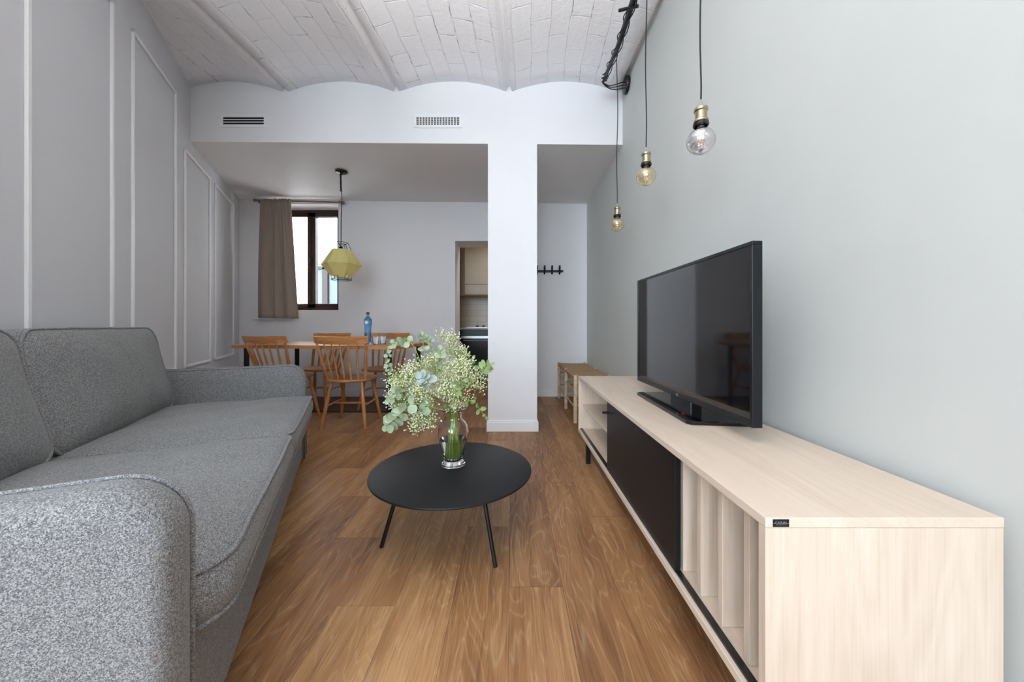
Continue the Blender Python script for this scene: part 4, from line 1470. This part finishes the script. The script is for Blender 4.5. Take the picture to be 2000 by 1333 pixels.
# ------------------------------------------------------------------ ceiling pole with hanging bulbs
PP = [Vector(p) for p in ((0.747, 2.90, 2.93), (0.742, 2.80, 2.915), (0.735, 2.45, 2.868), (0.713, 2.07, 2.845), (0.690, 1.79, 2.85), (0.676, 1.26, 2.85), (0.672, 0.75, 2.85))]
pole = empty('hanging_pole', PP[3], label='dark crooked pole wrapped in cables below the ceiling at right', cat='lamp pole')
o0 = PP[3]
mb = MB(); mb.tube([p - o0 for p in PP], [0.010, 0.014, 0.017, 0.019, 0.018, 0.018, 0.018], 10); mb.build('pole', M['ring'], pole, smooth=60)
mb = MB()
a, b = Vector((0.655, 2.16, 2.86)), Vector((0.742, 2.08, 2.815))
mb.tube([a - o0, b - o0], 0.0095, 10)
mb.build('crossbar', M['ring'], pole, smooth=60)
for y, x in ((1.55, 0.683), (0.95, 0.674)):
    mb = MB(); mb.tube([Vector((x, y, 2.855)) - o0, Vector((x + 0.005, y, 3.12)) - o0], 0.003, 8); mb.build('hanger', M['steel_black'], pole, smooth=60)


def ppt(f):
    x = f * (len(PP) - 1)
    k = min(int(x), len(PP) - 2)
    return PP[k].lerp(PP[k + 1], x - k)


for s in range(3):
    pts = []
    for i in range(90):
        f = 0.05 + 0.94 * i / 89
        p = ppt(f)
        a = f * 30 + s * 2.1
        rr = 0.017 + (0.009 * math.sin(i * 0.33 + s * 2) ** 2) * math.sin(min(1, 4 * f, 4 * (1 - f)) * PI / 2)
        pts.append(p + Vector((rr * math.cos(a), 0, rr * math.sin(a))) - o0)
    mb = MB(); mb.tube(pts, 0.0034, 6); mb.build('wound_cable', M['cord'], pole, smooth=60)
ry = 2.97
rx, rz = XR(ry), 2.957
mb = MB()
mb.lathe([(0.070, 0.001), (0.072, 0.010), (0.068, 0.026), (0.055, 0.031), (0.01, 0.033)], 32, Matrix.Translation((rx - o0.x, ry - o0.y, rz - o0.z)) @ Matrix.Rotation(R(-90), 4, 'Y'))
mb.build('wall_rose', M['ring'], pole, smooth=40)
for k, dz in enumerate((0.022, 0.0, -0.024)):
    mb = MB()
    st = Vector((rx - 0.03, ry, rz + dz))
    en = PP[0] + Vector((0, 0.0, -0.004 * k))
    pts = bez(st, st + Vector((-0.06, -0.02, -0.01 - 0.008 * k)), en + Vector((0.07, 0.02, -0.045 - 0.008 * k)), en, 12)
    mb.tube([p - o0 for p in pts], 0.0038, 6); mb.build('feed_wire', M['cord'], pole, smooth=60)


def bulb_pendant(x, y, zc, ztop, glass, label, seed, tilt):
    """zc = centre height of the glass bulb"""
    rnd = random.Random(seed)
    t = empty('bulb_pendant', (x, y, zc), label=label, cat='pendant lamp')
    zs = 0.122                                    # top of the socket above bulb centre
    H_ = ztop - zc
    n = 26
    pts = []
    a1, a2 = rnd.uniform(0, 6), rnd.uniform(0, 6)
    for i in range(n + 1):
        f = i / n
        z = zs + 0.028 + (H_ - zs - 0.028) * f
        wv = 0.0035 * math.sin(z * 9 + a1) * math.sin(min(1, f * 6) * PI / 2)
        pts.append((wv, 0.002 * math.sin(z * 7 + a2), z))
    pts[0] = (0, 0, pts[0][2])
    mb = MB(); mb.tube(pts, 0.0029, 8); mb.build('cord', M['cord'], t, smooth=60)
    mb = MB()
    for s in (-1, 1):
        mb.tube([(0, 0, zs + 0.034), (s * 0.004, 0, zs + 0.018), (s * 0.0085, 0, zs - 0.002)], 0.0014, 6)
    mb.build('cord_grip', M['silver'], t, smooth=60)
    mb = MB()
    mb.lathe([(0.006, zs), (0.016, zs - 0.001), (0.0235, zs - 0.006), (0.0235, zs - 0.014), (0.0200, zs - 0.018), (0.0200, zs - 0.044), (0.0245, zs - 0.048), (0.0250, zs - 0.054), (0.022, zs - 0.057)], 36)
    so = mb.build('socket', M['brass'], t, smooth=35)
    mb = MB()
    mb.lathe([(0.0225, zs - 0.0565), (0.0262, zs - 0.059), (0.0262, zs - 0.067), (0.022, zs - 0.071), (0.0205, zs - 0.0575)], 36)
    mb.build('collar', M['ring'], t, smooth=35)
    # globe bulb with neck, thin wall
    r = 0.0475
    out = [(0.0135, 0.066), (0.0145, 0.054), (0.0185, 0.046)]
    for k in range(1, 18):
        a = R(72 - k * 9.2)
        out.append((r * math.cos(a), r * 0.96 * math.sin(a)))
    out = [p for p in out if p[0] > 0.001]
    out.append((0.0015, -r * 0.96))
    inn = [(max(0.001, a - 0.0012) if a > 0.003 else 0.0012, b * 0.975) for a, b in reversed(out)]
    mb = MB(); mb.lathe(out + inn, 40, cap0=False, cap1=False)
    bo = mb.build('bulb', M[glass], t, smooth=70)
    mb = MB(); mb.lathe([(0.0128, 0.047), (0.0128, 0.074), (0.008, 0.078)], 20); mb.build('screw_base', M['silver'], bo, smooth=40)
    mb = MB()
    mb.tube([(0, 0, 0.050), (0, 0, 0.010)], 0.0022, 8)
    pts = [(0.008 * math.cos(k * 0.55) , 0.008 * math.sin(k * 0.55), 0.016 - 0.0016 * k) for k in range(20)]
    mb.tube(pts, 0.0012, 6)
    mb.build('filament', M['filament'], bo, smooth=60)
    return t


def drop(px, y, Y, glass, label, seed):
    p = W(px, y, Y)
    bulb_pendant(p.x, p.y, p.z, 2.86, glass, label, seed, 0)


drop(1205.5, 439, 2.45, 'amber', 'amber globe bulb pendant hanging lowest and farthest from the camera', 1)
drop(1262, 345, 1.79, 'amber', 'amber globe bulb pendant hanging between the other two bulbs', 2)
drop(1369, 276, 1.27, 'smoke', 'smoky grey globe bulb pendant nearest the camera by the right wall', 3)
